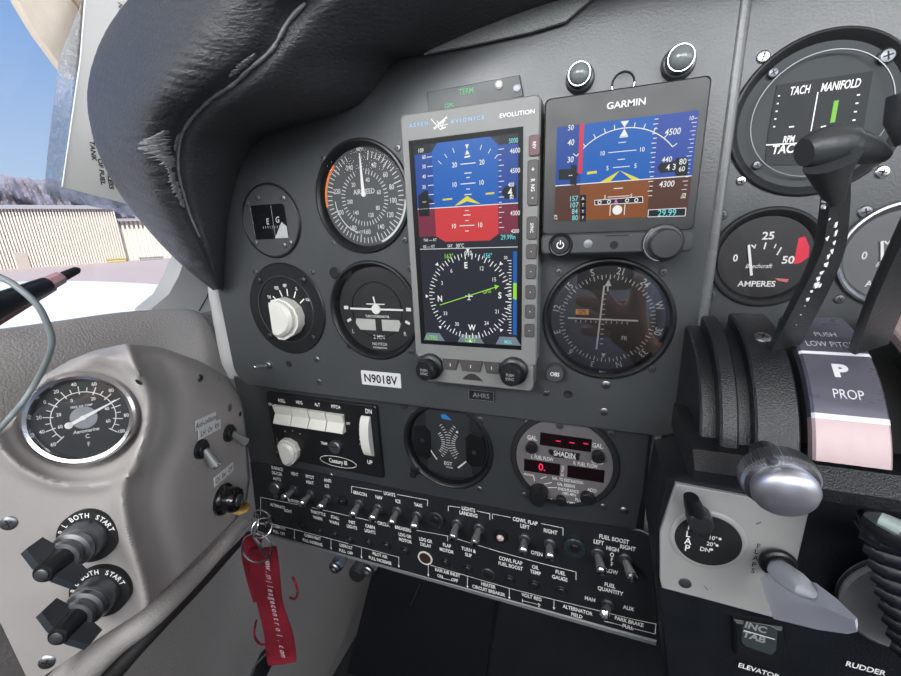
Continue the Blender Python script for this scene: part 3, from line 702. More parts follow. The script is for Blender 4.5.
# screws on the main panel and others
for px, py in ((323, 158), (333, 243), (349, 346), (255, 272), (312, 272), (559, 272), (663, 272), (652, 369), (398, 148), (405, 240), (409, 268), (411, 352)):
    screw(FP(px, py), DKST if py != 346 else BLACK, mp, 2.6, h=.9)
for px, py in ((317, 360), (319, 382), (606, 385), (604, 412)):
    screw(FP(px, py), STEEL, mp, 3.0, dome=False, h=.6)
for px, py in ((546, 393), (432, 103)): screw(FP(px, py), CHROME if py > 200 else DKST, mp, 3.0)
screw(FP(335, 273), BLACK, mp, 5.0, dome=False, h=1.5)
for px, py in ((568, 394), (289, 364)):
    f = FP(px, py); o = MB().lathe([(0, .1), (3.0, .1), (3.4, .3), (3.0, .4)], n=18).build('screw_hole', MATTE, mp, matrix=f.m); o.matrix_parent_inverse = mp.matrix_world.inverted()
for px, py, m_, r in ((763, 57, CHROME, 3.2), (773, 73, DKST, 2.6), (887, 56, DKST, 3.6), (741, 181, CHROME, 2.6), (757, 165, DKST, 2.4), (882, 172, CHROME, 3.4), (865, 212, DKST, 3.6), (711, 295, PANEL, 3.4), (722, 215, PANEL, 3.2), (839, 299, DKST, 2.8)):
    screw(FP(px, py, .006), m_, rp_, r, h=1.2)
for px, py, m_, r in ((480, 420, SUBP, 3.2), (526, 423, CHROME, 2.8), (611, 434, DKST, 3.0), (479, 489, DKST, 3.0), (524, 495, DKST, 2.8), (603, 507, DKST, 3.0), (624, 511, STEEL, 3.4), (413, 413, DKST, 2.4), (262, 480, DKST, 4.0), (331, 475, CHROME, 2.2), (413, 475, BLACK, 3.5)):
    screw(FP(px, py, .008), m_, lp, r, h=1.0)
f = FP(404, 405, .008); o = MB().lathe([(0, .1), (4.0, .1), (4.4, .3), (4.0, .4)], n=18).build('screw_hole', MATTE, lp, matrix=f.m); o.matrix_parent_inverse = lp.matrix_world.inverted()
f = FP(381, 379, 0)
rg = thing('registration_plate', 'white registration label N9018V on the panel beneath the turn coordinator', 'label', f)
MB().box(-20, 20, -6.8, 6.8, -.3, .6, 1, .2).build('plate', PAPER, rg); MB().text('N9018V', 0, 0, 7.8, .75, bold=.03, xs=.9).build('lettering', INK, rg)
f = FP(486, 396, 0)
rg = thing('attitude_label_plate', 'small black label plate reading AHRS under the flight display', 'label', f)
a, c_ = f.l(468, 388); a2, c3 = f.l(495, 402)
MB().box(a, a2, c3, c_, -.3, 1.2, 1, .3).build('plate', BLACK, rg)
b = MB(); b.text('AHRS', (a+a2)/2, (c_+c3)/2, 4, 1.3, xs=1.0)
for p, q in (((a+.8, c_-.8), (a2-.8, c_-.8)), ((a+.8, c3+.8), (a2-.8, c3+.8)), ((a+.8, c_-.8), (a+.8, c3+.8)), ((a2-.8, c_-.8), (a2-.8, c3+.8))): b.bar(p, q, .35, 1.3)
b.build('lettering', mat('dim_lettering', (120, 126, 128), .5), rg)

# ------------------------------------------------------------------ instruments
def gauge(name, label, c_, r, depth=9, y=0, ring=None, cat_='gauge', group=None, flange=1.8, glassm=None, dial=None):
    t = thing(name, label, cat_, FX(c_[0], c_[1], y), group)
    MB().lathe([(r-1.6, -32), (r-1.4, 0), (r+flange-.6, 0.05), (r+flange-.2, 1.2), (r+flange-1, 2.2), (r-.6, 2.4), (r-1.6, 1.6), (r-3.4, -depth*.5), (r-4.2, -depth), (r-4.2, -30)], n=72).build('bezel', ring or BLACK, t)
    MB().cyl(0, 0, r-4.0, -depth-2, -depth, 56).build('dial_face', dial or DIAL, t)
    MB().flat(circ(0, 0, r-1.7, 56), .2).build('glass', glassm or LENS, t)
    return t, -depth+.15
# airspeed
t, z = gauge('airspeed_indicator', 'round airspeed indicator, upper left of the tall flight display', ASI, 41.5, 4, glassm=LENS, dial=mat('airspeed_dial', (66, 69, 70), .55, var=.1, scale=60))
b = MB(); b.ticks(range(12, 342, 6), 30.5, 35, .7, z); b.ticks(range(12, 342, 30), 28.5, 35, .9, z); b.ticks(range(10, 342, 8), 18, 21.5, .6, z)
b.dialtext([(25, '40'), (52, '60'), (75, '80'), (97, '100'), (122, '120'), (150, '140'), (180, '160'), (210, '180'), (248, '200'), (285, '220'), (335, '240')], 26, 3.8, z, xs=.8)
b.dialtext([(18, '40'), (75, '60'), (125, '80'), (160, '120'), (220, '140'), (262, '200'), (320, '20')], 14, 3.2, z, xs=.8)
b.text('MPH', 0, 36, 2.6, z); b.text('AIRSPEED', 0, 5, 3.8, z); b.text('KNOTS', -7, -26, 2.2, z)
b.arc(200, 268, 27.5, 28.3, z, n=24); b.arc(95, 160, 35.5, 37.3, z, n=24); b.build('markings', mat('soft_white', (200, 204, 204), .5), t)
b = MB(); b.arc(262, 316, 35.3, 37.4, z+.05, n=20); b.build('yellow_arc', ORANGE, t)
b = MB(); b.flat([(-1.6, 3), (1.6, 3), (.5, 33), (-.5, 33)], z+1.2); b.cyl(0, 3, 2.0, z, z+1.0); b.build('needle', WHITE, t)
# turn coordinator
t, z = gauge('turn_coordinator', 'turn coordinator with white aeroplane symbol, lower left of the tall flight display', TCO, 41.5, 5, glassm=LENS)
b = MB(); b.bar((-26, 1), (26, 1), 1.6, z+.8); b.cyl(0, 1, 4.2, z, z+1.2, 24); b.bar((-9, 5.5), (9, 5.5), 1.0, z+.9); b.bar((0, 3), (-1.5, 12), 1.4, z+.9)
b.bar((-33, 1.5), (-28.5, 1.5), 3.0, z); b.bar((28.5, 1.5), (33, 1.5), 3.0, z); b.bar((-31, -11), (-27, -8.8), 2.4, z); b.bar((31, -11), (27, -8.8), 2.4, z)
b.text('L', -26, -20, 3.6, z); b.text('R', 26, -20, 3.6, z); b.text('TURN COORDINATOR', 0, -5.5, 2.1, z, xs=.75); b.text('2 MIN', 0, -24, 3.6, z); b.text('NO PITCH', 0, -30.5, 2.6, z); b.text('INFORMATION', 0, -34, 1.7, z)
b.build('markings', WHITE, t)
b = MB(); b.prism([(-21, -8), (21, -8), (23, -11), (20, -18), (-18, -18), (-22, -12)], z, z+.8, .2); b.build('inclinometer', mat('fluid_white', (180, 182, 176), .4), t)
b = MB(); b.box(-1.6, 4.5, -19, -7.5, z+.8, z+1.2); b.build('inclinometer_ball', DIAL, t)
b = MB(); b.torus(0, 0, z+.3, 24.5, .35, 48, 6); b.build('dial_ring', BLACK, t)
# course indicator
t, z = gauge('course_deviation_indicator', 'large course deviation indicator with crossed needles below the square display', CDI, 41.5, 3.5, glassm=glass('mirror_lens_glass', ior=2.15, rough=.02), dial=mat('cdi_dial', (60, 56, 56), .5, var=.1))
b = MB(); hd0 = 198
b.ticks([k-hd0 for k in range(0, 360, 5)], 29.2, 31.4, .5, z); b.ticks([k-hd0 for k in range(0, 360, 10)], 28.2, 31.4, .7, z)
b.dialtext([(k*10-hd0, {0: 'N', 9: 'E', 18: 'S', 27: 'W'}.get(k, str(k))) for k in range(0, 36, 3)], 34.4, 4.6, z, radial=True, xs=.85)
b.ticks([0], 20, 27, .9, z); b.flat([(-2.2, 23.5), (2.2, 23.5), (.2, 28.3)], z+.1); b.flat([(-1.6, -25), (1.6, -25), (0, -28.5)], z+.1)
for k in range(-5, 6):
    if k: b.bar((k*3.4-3, -2.8), (k*3.4-3, -1.2), .5, z); b.bar((-3, k*3.6), (-.8, k*3.6), .5, z)
b.text('FR', 13, -13, 3, z); b.text('BRG', 0, -38.2, 2.0, -.2)
b.build('markings', WHITE, t)
b = MB(); b.bar((-2.5, 24), (-5, -22), 1.1, z+1.5); b.bar((-25.5, .5), (20.5, .2), 1.1, z+1.7); b.build('needle', WHITE, t)
b = MB(); b.box(-20.5, -11.5, 3.0, 6.8, z, z+.5); b.build('source_flag', mat('flag_orange', (236, 160, 40), .5), t)
b = MB(); b.text('GPS', -16, 4.9, 2.6, z+.6); b.build('flag_lettering', INK, t)
f = FP(556, 370, 0)
cdi_ = t; t = bpy.data.objects.new('course_knob', None); COL.objects.link(t); t.parent = cdi_; t.matrix_parent_inverse = cdi_.matrix_world.inverted(); t.matrix_world = f.m
MB().lathe([(6.6, -1), (6.6, 8), (6, 9), (0, 9.2)], n=28, knurl=.15).build('knob_body', mat('knob_grey', (58, 60, 62), .5), t); MB().text('OBS', 0, 0, 3, 9.3).build('lettering', WHITE, t)
# fuel flow window gauge
t = thing('digital_window_gauge', 'small round gauge with a dark square window, top left of the panel', 'gauge', FX(FUL[0], FUL[1], 0)); z = 1.6
MB().lathe([(28, -12), (28.5, 0), (31.6, 0), (32, .8), (31.2, 2.0), (30.2, 2.2), (29.8, 1.6), (0, 1.6)], n=64).build('bezel', BLACK, t)
MB().cyl(0, 0, 29.8, 1.2, 1.7, 56).build('face_plate', mat('plate_grey', (62, 64, 66), .4), t)
b = MB(); b.box(-20, 18, -15, 14, z, z+.6, 3); b.build('window', mat('lcd_black', (14, 15, 18), .25), t)
b = MB(); b.text('E', -2, 0, 5, z+.8, bold=.02, shear=.15); b.text('G', 9, 1, 5, z+.8, bold=.02, shear=.15)
for k in range(8): b.bar((-8+k*2.6, -6), (-8+k*2.6, -3.8), .4, z+.8)
b.bar((4, -14), (4, 13), .3, z+.8); b.bar((-19, -13), (-19, 13), .25, z+.8); b.build('markings', mat('lcd_white', (170, 172, 172), .5), t)
b = MB(); b.flat([(3, -14.6), (17.8, -14.6), (17.8, -5), (13, -1)], z+.7); b.build('light_segment', mat('lcd_pale', (160, 162, 162), .4), t)
for x, y_ in ((-22, 16), (18, 18), (-20, -18), (19, -19), (-9, 20), (12, -21)):
    MB().lathe([(2.4, z), (2.4, z+.8), (1.4, z+1.2), (0, z+1.2)], x, y_, 16).build('screw', DKST, t)
# heater control
t = thing('cabin_heat_selector', 'round black rotary selector with a large white knob, left edge of the panel', 'selector', FX(*HTR, 0))
MB().lathe([(29, -12), (29, 0), (42.6, 0), (43.2, .8), (42.2, 1.8), (31.5, 2.0), (31, 1.2), (0, 1.2)], n=72).build('bezel', BLACK, t)
b = MB(); b.torus(0, 0, 2.0, 31.2, .5, 60, 6); b.build('inner_ring', DKST, t)
b = MB(); b.ticks([-46, -20, 2, 26, 52], 17, 23.5, 1.1, 1.35, 4, -4)
for a_, s_ in ((-54, 'TAS'), (-24, 'FEED'), (-2, 'REV'), (26, 'SL'), (30, ''), (58, 'VOL')):
    q = math.radians(a_); b.text(s_, 4+26.5*math.sin(q), -4+26.5*math.cos(q), 2.8, 1.35, bold=.02, xs=.6)
b.build('markings', WHITE, t)
for x, y_ in ((-26, 27), (25, 27), (-24, -27), (27, -26)): MB().lathe([(3.2, 1.5), (3.2, 2.6), (2, 3.2), (0, 3.2)], x, y_, 18).build('screw', BLACK, t)
b = MB()
KN = [(x+5, y_-5) for x, y_ in ((-13, 15), (-14, -18), (-11, -21.5), (-4, -22), (8, -16), (14, -8), (15.5, 0), (13, 8), (6, 14), (-4, 17))]
b.prism(KN, 1.2, 10); b.prism([(x*.86, y_*.86) for x, y_ in KN], 10, 17, 3); b.build('knob', WPLAS, t, sharp=30)
# tach
tz = .006
t, z = gauge('manifold_tachometer', 'large digital tachometer and manifold pressure gauge behind the throttle lever', TAC, 40, 1.5, y=tz, ring=GBEZ, flange=1.2, dial=mat('tach_dial', (58, 62, 64), .6, spec=.3))
[bpy.data.objects.remove(o) for o in list(t.children) if o.name.startswith('glass')]
b = MB(); b.torus(0, 0, 2.2, 30.5, .4, 60, 6); b.build('inner_ring', DKST, t)
tf = FX(*TAC, tz)
b = MB(); SC = [tf.l(a_, c_, z+.2) for a_, c_ in ((777, 85), (873, 71), (863, 130), (850, 165), (765, 165), (768, 135))]; b.prism(SC, z, z+.4); b.build('screen', mat('tach_screen', (38, 42, 44), .6, spec=.3), t)
b = MB(); h_ = z+.5
for s_, px, py, cap in (('TACH', 800, 90, 4.0), ('MANIFOLD', 841, 85, 4.0), ('RPM', 789, 139, 3.4), ('TAC', 783, 149, 4.6)):
    x, y_ = tf.l(px, py, h_); b.text(s_, x, y_, cap, h_, bold=.025, shear=.12, xs=.58 if s_ != 'TAC' else .8)
b.bar(tf.l(818, 92, h_), tf.l(811, 131, h_), .5, h_); b.bar(tf.l(766, 145, h_), tf.l(800, 143, h_), .6, h_)
for k in range(5):
    b.bar(tf.l(778-1.2*k, 96+7.7*k, h_), tf.l(780-1.2*k, 96+7.7*k-.3, h_), .7, h_); b.bar(tf.l(857-1.5*k, 95+8.4*k, h_), tf.l(860-1.5*k, 95+8.4*k-.3, h_), .7, h_)
b.bar(tf.l(789, 127, h_), tf.l(794, 126.5, h_), .7, h_); b.bar(tf.l(821, 127, h_), tf.l(826, 126, h_), .7, h_)
b.build('markings', WHITE, t)
b = MB(); b.flat([tf.l(a_, c_, h_+.1) for a_, c_ in ((834, 101), (839, 100), (835, 122), (830, 123))], h_+.1); b.build('bar_graph', G_BAR, t)
# ammeters
AMB = mat('ammeter_dial', (36, 35, 38), .5)
def ammeter(c_, label, refl):
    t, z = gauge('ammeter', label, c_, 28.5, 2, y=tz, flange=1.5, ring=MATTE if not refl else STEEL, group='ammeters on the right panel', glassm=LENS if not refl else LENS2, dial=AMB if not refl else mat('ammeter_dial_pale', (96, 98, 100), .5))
    b = MB(); b.text('25', 0, 13, 4.4, z, bold=.03, xs=1); b.text('0', -15, 0, 4.2, z, bold=.03); b.text('50', 12, -1.5, 4.4, z, bold=.03, xs=1); b.text('Beechcraft', -2, -5, 2.6, z, shear=.3); b.text('AMPERES', -2, -16, 3.4, z, bold=.03, xs=1)
    b.bar((-1, 5), (-.6, 9), .8, z); b.bar((-6, 5.5), (-5.6, 8), .6, z); b.bar((4, 5.5), (4.6, 8), .6, z); b.bar((6, 1.5), (7.5, 6), .8, z); b.ticks([-45], 8, 11, .7, z)
    b.build('markings', WHITE, t)
    b = MB(); b.flat([(-10, 7.5), (-8.8, 8.2), (-4.8, -10.5), (-6.2, -11)], z+1.0); b.build('needle', WHITE, t)
    b = MB(); b.flat([(15, 11), (18, 12), (21, 6), (21.5, 0), (18, -3.5), (15, -4)], z); b.build('red_band', REDP, t)
    b = MB(); b.flat([(7, -12.5), (14, -13), (13.5, -15), (9, -14)], z+.1); b.build('red_mark', mat('pink_paint', (210, 110, 110), .5), t)
    return t
ammeter(AMP, 'black ammeter with a red band left of the tall black lever', False)
ammeter(AMR, 'ammeter with a pale reflecting face at the right edge of the photo', True)
# EGT
t, z = gauge('exhaust_gas_gauge', 'round dual exhaust gas temperature gauge in the middle of the lower panel', EGT, 41.5, 4, y=.008)
MB().prism([(-21, 33), (21, 33), (22, -30), (0, -34), (-22, -30)], z, z+.5).build('dial_plate', mat('egt_plate', (48, 51, 53), .5), t)
for sgn in (-1, 1):
    MB().prism([(sgn*17, -14), (sgn*17, 10), (sgn*22, 16), (sgn*33, 14), (sgn*36, 0), (sgn*33, -16), (sgn*22, -19)], z+.2, z+2, .4).build('side_cover', BLACK, t)
    MB().lathe([(2, z+2), (2, z+2.8), (0, z+3)], sgn*25, -1+sgn*-2, 16).build('screw', DKST, t)
b = MB(); hh = z+.6
for k in range(10): b.ticks([50+k*9.0], 12.5, 16, .7, hh, -19+0, 1); b.ticks([-50-k*9.0], 12.5, 16, .7, hh, 19, 1)
for k in range(14):
    a_ = -42+k*84/13; b.ticks([90+a_], 22, 25, .6, hh, -24, 3); b.ticks([-90-a_], 22, 25, .6, hh, 24, 3)
b.text('EGT', -1, -20, 3.6, hh, bold=.02); b.text('DEGREES', 0, -24, 1.4, hh); b.bar((-19, -6), (-11.5, -17), 1.3, hh+1.2); b.bar((9, -22), (17, -14), 1.5, hh+1.2)
b.cyl(9, 14, 1.1, hh, hh+.2, 12); b.build('markings', WHITE, t)
b = MB(); b.flat([(-6, 29), (-2, 30.5), (4.5, 25), (-5, 25.5)], hh+.1); b.build('blue_mark', BLUE, t)
MB().lathe([(5, -1), (5, 2), (4, 2.6), (0, 2.6)], -33, -30, 18).build('mount_ear', BLACK, t)
# fuel flow computer
t = thing('fuel_flow_computer', 'round grey fuel flow computer with red digits on the lower panel', 'fuel computer', FX(*SHD, .008))
MB().lathe([(38, -30), (38, 0), (42.8, 0), (43, 1.6), (41.6, 3), (38.4, 3.2), (37.8, 2.2), (0, 2.2)], n=72).build('bezel', MATTE, t)
MB().cyl(0, 0, 37.8, 1.8, 2.6, 56).build('face_plate', mat('taupe_plate', (96, 92, 94), .5, var=.06), t)
sf_ = FX(*SHD, .008); sc_ = lambda x, y_: sf_.l(500+x*.1776, 395+y_*.1776, 2.7)
b = MB()
for q in (((228, 210), (518, 250), (512, 322), (224, 280)), ((136, 358), (340, 390), (335, 455), (136, 425)), ((380, 395), (590, 425), (584, 495), (378, 462))): b.prism([sc_(*p) for p in q], 2.5, 2.9)
b.build('display_window', mat('led_window', (22, 10, 14), .2), t)
b = MB(); b.prism([sc_(*p) for p in ((272, 305), (450, 328), (446, 368), (310, 350), (276, 330))], 2.5, 2.85); b.build('logo_plate', BLACK, t)
b = MB()
for x, y_ in ((328, 258), (405, 268), (483, 273)): p = sc_(x, y_); b.bar((p[0]-1.9, p[1]), (p[0]+1.9, p[1]), .9, 3.0)
p = sc_(236, 405); b.text('0.', p[0], p[1], 6.4, 3.0, bold=.02, xs=.9); b.build('led_digits', G_LED, t)
b = MB()
for s_, x, y_, cap in (('GAL.', 183, 240, 2.9), ('REM', 178, 322, 2.6), ('L. FUEL FLOW', 238, 354, 2.5), ('GAL.', 552, 285, 2.9), ('USED', 548, 376, 2.6), ('R. FUEL FLOW', 482, 392, 2.5), ('G', 354, 406, 2.2), ('P', 352, 428, 2.2), ('H', 350, 450, 2.2), ('SHADIN', 362, 334, 3.4), ('MANUAL', 165, 448, 1.6), ('GAL. TO DESTINATION', 380, 480, 2.0), ('GAL. RESERVE', 372, 507, 2.0), ('ENDURANCE', 385, 535, 2.0), ('HRS MIN', 390, 557, 2.0), ('ADD', 517, 535, 2.4), ('FULL', 447, 592, 2.2), ('OPEN', 405, 610, 2.2), ('SET', 280, 588, 2.0)):
    p = sc_(x, y_); b.text(s_, p[0], p[1], cap*1.35, 2.95, bold=.01, xs=.60 if len(s_) > 10 else .72)
for q in (((190, 460), (195, 482)), ((228, 470), (262, 458)), ((250, 500), (292, 492)), ((270, 520), (320, 520))): b.bar(sc_(*q[0]), sc_(*q[1]), .6, 2.95)
b.text('AVIONICS', *sc_(395, 354), 1.6, 2.95, shear=.3); b.build('lettering', WHITE, t)
for x, y_, r, h_, nm in ((180, 288, 4.6, 6, 'push_button'), (552, 338, 4.8, 6, 'push_button'), (336, 172, 2.8, 1.0, 'screw'), (222, 540, 7.5, 13, 'selector_knob'), (343, 588, 4.4, 5, 'push_button'), (492, 570, 5.5, 6, 'push_button')):
    p = sc_(x, y_); MB().lathe([(r, 2.4), (r, 2.4+h_*.85), (r*.85, 2.4+h_), (0, 2.4+h_)], p[0], p[1], 24).build(nm, DKST if nm == 'screw' else BLACK, t)

# annunciator lamps and strip
for px, py, r, lb in ((580, 79, 8.6, 'domed clear lamp in a chrome ring, above the left of the square display'), (678, 64, 9.0, 'domed clear lamp in a chrome ring, above the right of the square display')):
    f = FP(px, py, 0); t = thing('annunciator_lamp', lb, 'lamp', f, 'domed lamps above the square display')
    MB().lathe([(r, -1), (r, 1), (r*.9, 4.5), (r*.8, 5), (r*.74, 4)], n=36).build('ring', DKST, t)
    MB().lathe([(r*.76, 3.5), (r*.74, 8), (r*.7, 10), (r*.5, 12.5), (r*.25, 13.5), (0, 13.8)], n=32).build('dome', mat('smoky_dome', (112, 118, 116), .12, var=.05), t)
    MB().torus(0, 0, 9.5, r*.72, .4, 36, 6).build('rim', CHROME, t)
f = FP(623, 84, 0); t = thing('lamp_socket', 'empty dark lamp socket between the two domed lamps', 'lamp', f)
MB().lathe([(6.6, -1), (6.6, 1.6), (6.0, 2.2), (5.4, 1), (0, .4)], n=30).build('socket_body', PANEL, t)
MB().torus(0, 0, 1.9, 6.2, .35, 20, 6, a0=PI*1.05, a1=PI*1.35).torus(0, 0, 1.9, 6.2, .35, 20, 6, a0=PI*1.75, a1=PI*1.98).build('rim_glint', CHROME, t)
f = FP(482, 90, 0); an = thing('annunciator_strip', 'dark annunciator strip with green TERM and GPS legends above the tall display', 'annunciator', f)
pl = [f.l(a_, c_) for a_, c_ in ((428, 93), (520, 76), (524, 97), (430, 116))]
MB().prism(pl, -.5, 2.0, .4).build('face_plate', mat('strip_dark', (58, 62, 62), .4), an)
b = MB(); x, y_ = f.l(466, 91, 2.1); b.text('TERM', x, y_, 3.4, 2.15, bold=.01); x, y_ = f.l(449, 106, 2.1); b.text('GPS', x, y_, 3.2, 2.15, bold=.01); b.build('lettering', G_ANN, an)
x, y_ = f.l(499, 85, 2.1); MB().lathe([(2.6, 1.8), (2.6, 3), (1.6, 4), (0, 4.2)], x, y_, 20).build('button', WPLAS, an)
x, y_ = f.l(517, 88, 2.1); MB().lathe([(2.4, 1.8), (2.4, 2.6), (0, 3)], x, y_, 20).build('screw', DKST, an)

# ------------------------------------------------------------------ tall flight display
AY = -.018; f = FP(470, 240, AY); L = f.l
t = thing('flight_display', 'tall grey flight display with blue and red attitude screen and compass rose', 'display', f)
x0, y1 = L(399.5, 115); x1, _ = L(541, 97); _, y0 = L(470, 386)
MB().box(x0, x1, y0+20, y1, -18, 0, 3, 1.0).box(x0+3, x1-2, y0, y0+22, -18, -.6, 4, 1.0).build('bezel', BEZEL, t)
sx0, sy1 = L(408.5, 141); sx1, sy0 = L(521.5, 350)
MB().box(sx0, sx1, sy0, sy1, -.5, .25).build('screen_surround', mat('screen_frame', (10, 11, 12), .5, spec=.2), t)
def poly_px(b, pts, z): b.flat([L(a_, c_, z) for a_, c_ in pts], z)
z = .35
ax0, ax1 = sx0+4, sx1-3; zt = sy1-3.5; xm = L(474, 200)[0]
hz = L(470, 206)[1]; at0 = L(470, 241)[1]; txl = L(433, 170)[0]; txr = L(498, 170)[0]; ab = L(470, 248)[1]; rb_ = sy0+3
MB().flat(rrect(ax0, ax1, rb_, zt, .5), z).build('screen_background', G_BLK, t)
MB().flat([(txl, hz), (txr, hz), (txr, zt-5), (txr-5, zt), (txl+4, zt), (txl, zt-5)], z+.08).build('sky_field', G_BLUE, t)
MB().flat([(ax0, hz), (txl, hz), (txl, zt-5), (ax0, zt-6)], z+.08).build('speed_tape_field', G_DB, t); MB().flat([(txr, hz), (ax1, hz), (ax1, zt-6), (txr, zt-5)], z+.08).build('altitude_tape_field', G_DB, t)
MB().flat([(txl, hz), (txr, hz), (txr, at0+4), (txr-6, at0), (txl+7, at0), (txl, at0+4)], z+.08).build('ground_field', G_RED, t)
MB().flat([(ax0, hz), (txl, hz), (txl, at0+4), (ax0, at0+4)], z+.08).build('speed_ground_field', G_MAR, t); MB().flat([(txr, hz), (ax1, hz), (ax1, at0+4), (txr, at0+4)], z+.08).build('altitude_ground_field', G_MAR, t)
b = MB(); z2 = z+.16
b.bar((ax0, hz), (ax1, hz), .5, z2)
for dy, wd, s_ in ((0, 17, '20'), (0, 17, '10')): pass
def lad(py, wpx, s_=None, px=468):
    x, y_ = L(px, py, z2); b.bar((x-wpx/2, y_), (x+wpx/2, y_), .55, z2)
    if s_: b.text(s_, x-wpx/2-4.2, y_, 3.0, z2, bold=.02); b.text(s_, x+wpx/2+4.2, y_, 3.0, z2, bold=.02)
lad(163.5, 10.5, '20'); lad(173, 5); lad(177.5, 2.5); lad(183.5, 10.5, '10'); lad(189, 2.5); lad(194.5, 5); lad(210.5, 2.5, px=467); lad(215, 5, px=467); lad(220.5, 2.5, px=467); lad(225.5, 10.5, '10', px=467); lad(231, 2.5, px=467)
x, y_ = L(467, 147, z2); b.flat([(x-1.2, y_+1.6), (x+1.2, y_+1.6), (x, y_-1.4)], z2); b.flat([(x-1.6, y_-4.4), (x+1.6, y_-4.4), (x, y_-1.6)], z2); b.bar((x-2, y_-6), (x+2, y_-5.6), 1.0, z2)
b.ticks([-45, -33, -20, 20, 33, 45], 26, 29, .45, z2, x, y_-27)
for k in range(8):
    yk = zt-8-k*6.0
    if yk > hz-2: b.bar((txl-4, yk), (txl, yk), .45, z2)
for k in range(22):
    yk = zt-8-k*3.2
    if yk > at0+6: b.bar((txr+.5, yk), (txr+(4 if k % 3 == 0 else 2.4), yk), .4, z2)
for s_, px, py, cap in (('60', 424, 157, 2.4), ('50', 424, 166.5, 2.4), ('40', 424, 176.5, 2.4), ('30', 424, 187, 2.4), ('4600', 515, 150.5, 2.9), ('4500', 515, 170.5, 2.9), ('4300', 515, 213, 2.9), ('4200', 515, 231, 2.4), ('SAT', 450, 246, 2.0), ('30°C', 460, 245.5, 2.6), ('TAS ---- KT', 430, 240, 1.9), ('GS ---- KT', 429, 246.5, 1.9), ('109', 421, 150.5, 2.6)):
    x, y_ = L(px, py, z2); b.text(s_, x, y_, cap, z2, bold=.01, xs=.78)
b.bar((ax0, ab), (ax1, ab), .4, z2)
# compass rose
cx_, cy2 = L(469, 297, z2); RR = 31.0
hdgt = 94
b.ticks([k-hdgt for k in range(0, 360, 5)], RR-2.4, RR, .55, z2, cx_, cy2); b.ticks([k-hdgt for k in range(0, 360, 10)], RR-4.2, RR, .65, z2, cx_, cy2)
for k in range(0, 36, 3):
    q = math.radians(k*10-hdgt); big = k % 9 == 0
    b.text({0: 'N', 9: 'E', 18: 'S', 27: 'W'}.get(k, str(k)), cx_+(RR-8.3)*math.sin(q), cy2+(RR-8.3)*math.cos(q), 4.2 if big else 2.8, z2, bold=.04 if big else .0, xs=.85)
for q in range(0, 360, 45):
    t_ = math.radians(q); u_ = (math.sin(t_), math.cos(t_)); r_ = RR+.6
    b.flat([(cx_+u_[0]*r_, cy2+u_[1]*r_), (cx_+u_[0]*(r_+2.4)+u_[1]*1.4, cy2+u_[1]*(r_+2.4)-u_[0]*1.4), (cx_+u_[0]*(r_+2.4)-u_[1]*1.4, cy2+u_[1]*(r_+2.4)+u_[0]*1.4)], z2)
b.bar((cx_-2.8, cy2+.6), (cx_+2.8, cy2+.6), .7, z2+.05); b.bar((cx_, cy2-2), (cx_, cy2+2.4), .6, z2+.05); b.bar((cx_-1.2, cy2-2), (cx_+1.2, cy2-2), .5, z2+.05)
x, y_ = L(468, 253, z2); b.text('093', x, y_, 3.0, z2, bold=.01)
vx, vt = L(511.5, 256, z2); vb = L(511.5, 332, z2)[1]
for k in range(26): b.bar((vx-(3 if k % 4 == 0 else 1.8), vt-3+(vb-vt)*k/26), (vx, vt-3+(vb-vt)*k/26), .5, z2)
b.text('20', vx-4, vt-1, 2.0, z2); b.build('screen_markings', G_W, t)
b = MB(); b.flat([(ax0+1, hz-5), (ax0+9, hz-5), (ax0+9, hz+2), (ax0+13, hz+4.5), (ax0+9, hz+7), (ax0+9, hz+12), (ax0+6, hz+12), (ax0+1, hz+9)], z2)
b.flat([(txr+2, hz+7), (txr+5, hz+11), (txr+12, hz+11), (txr+12, hz+14.5), (ax1-1, hz+14.5), (ax1-1, hz+1), (txr+12, hz+1), (txr+12, hz+3), (txr+5, hz+3)], z2)
b.flat([(ax0, zt), (txl-1, zt), (txl-1, zt-5.5), (ax0, zt-5.5)], z2-.04); b.flat([(txr+1, zt), (ax1, zt), (ax1, zt-5.5), (txr+1, zt-5.5)], z2-.04)
b.build('readout_box', glow('readout_dark', (20, 26, 34)), t)
b = MB(); b.text('4', txr+8, hz+7, 5, z2+.1); b.text('400', ax1-4.5, hz+11.5, 2.6, z2+.1, xs=.7); b.text('80', ax1-4.2, hz+4, 2.6, z2+.1, xs=.7); b.text('---', ax0+5.5, hz+4.5, 2.6, z2+.1); b.build('readout_digits', G_W, t)
b = MB(); x, y_ = L(467, 200, z2); b.flat([(x-9, y_-3.2), (x, y_+2.6), (x+9.5, y_-3.0), (x+6, y_-2.4), (x, y_-.8), (x-5, y_-2.6)], z2+.1); b.bar((x-17.5, y_+1.2), (x-10.5, y_+1.4), 1.1, z2+.1); b.bar((x+13, y_+3.0), (x+19, y_+3.2), 1.1, z2+.1); b.build('aircraft_symbol', G_YEL, t)
b = MB(); p, q = L(440, 305, z2), L(499, 286, z2); b.bar(p, q, .6, z2+.1); dx, dy = q[0]-p[0], q[1]-p[1]
b.flat([q, (q[0]-3.2, q[1]+1.0), (q[0]-2.6, q[1]-2.6)], z2+.1); x, y_ = L(487, 291.5, z2); b.text('GPSS', x, y_, 2.4, z2+.1, rot=12)
for s_, px, py in (('163°', 449, 256), ('UTRS', 432, 337.5), ('GPS1', 470, 340)): x, y_ = L(px, py, z2+.1); b.text(s_, x, y_, 3.2, z2+.12, bold=.01)
b.build('green_legends', G_GRN, t)
b = MB()
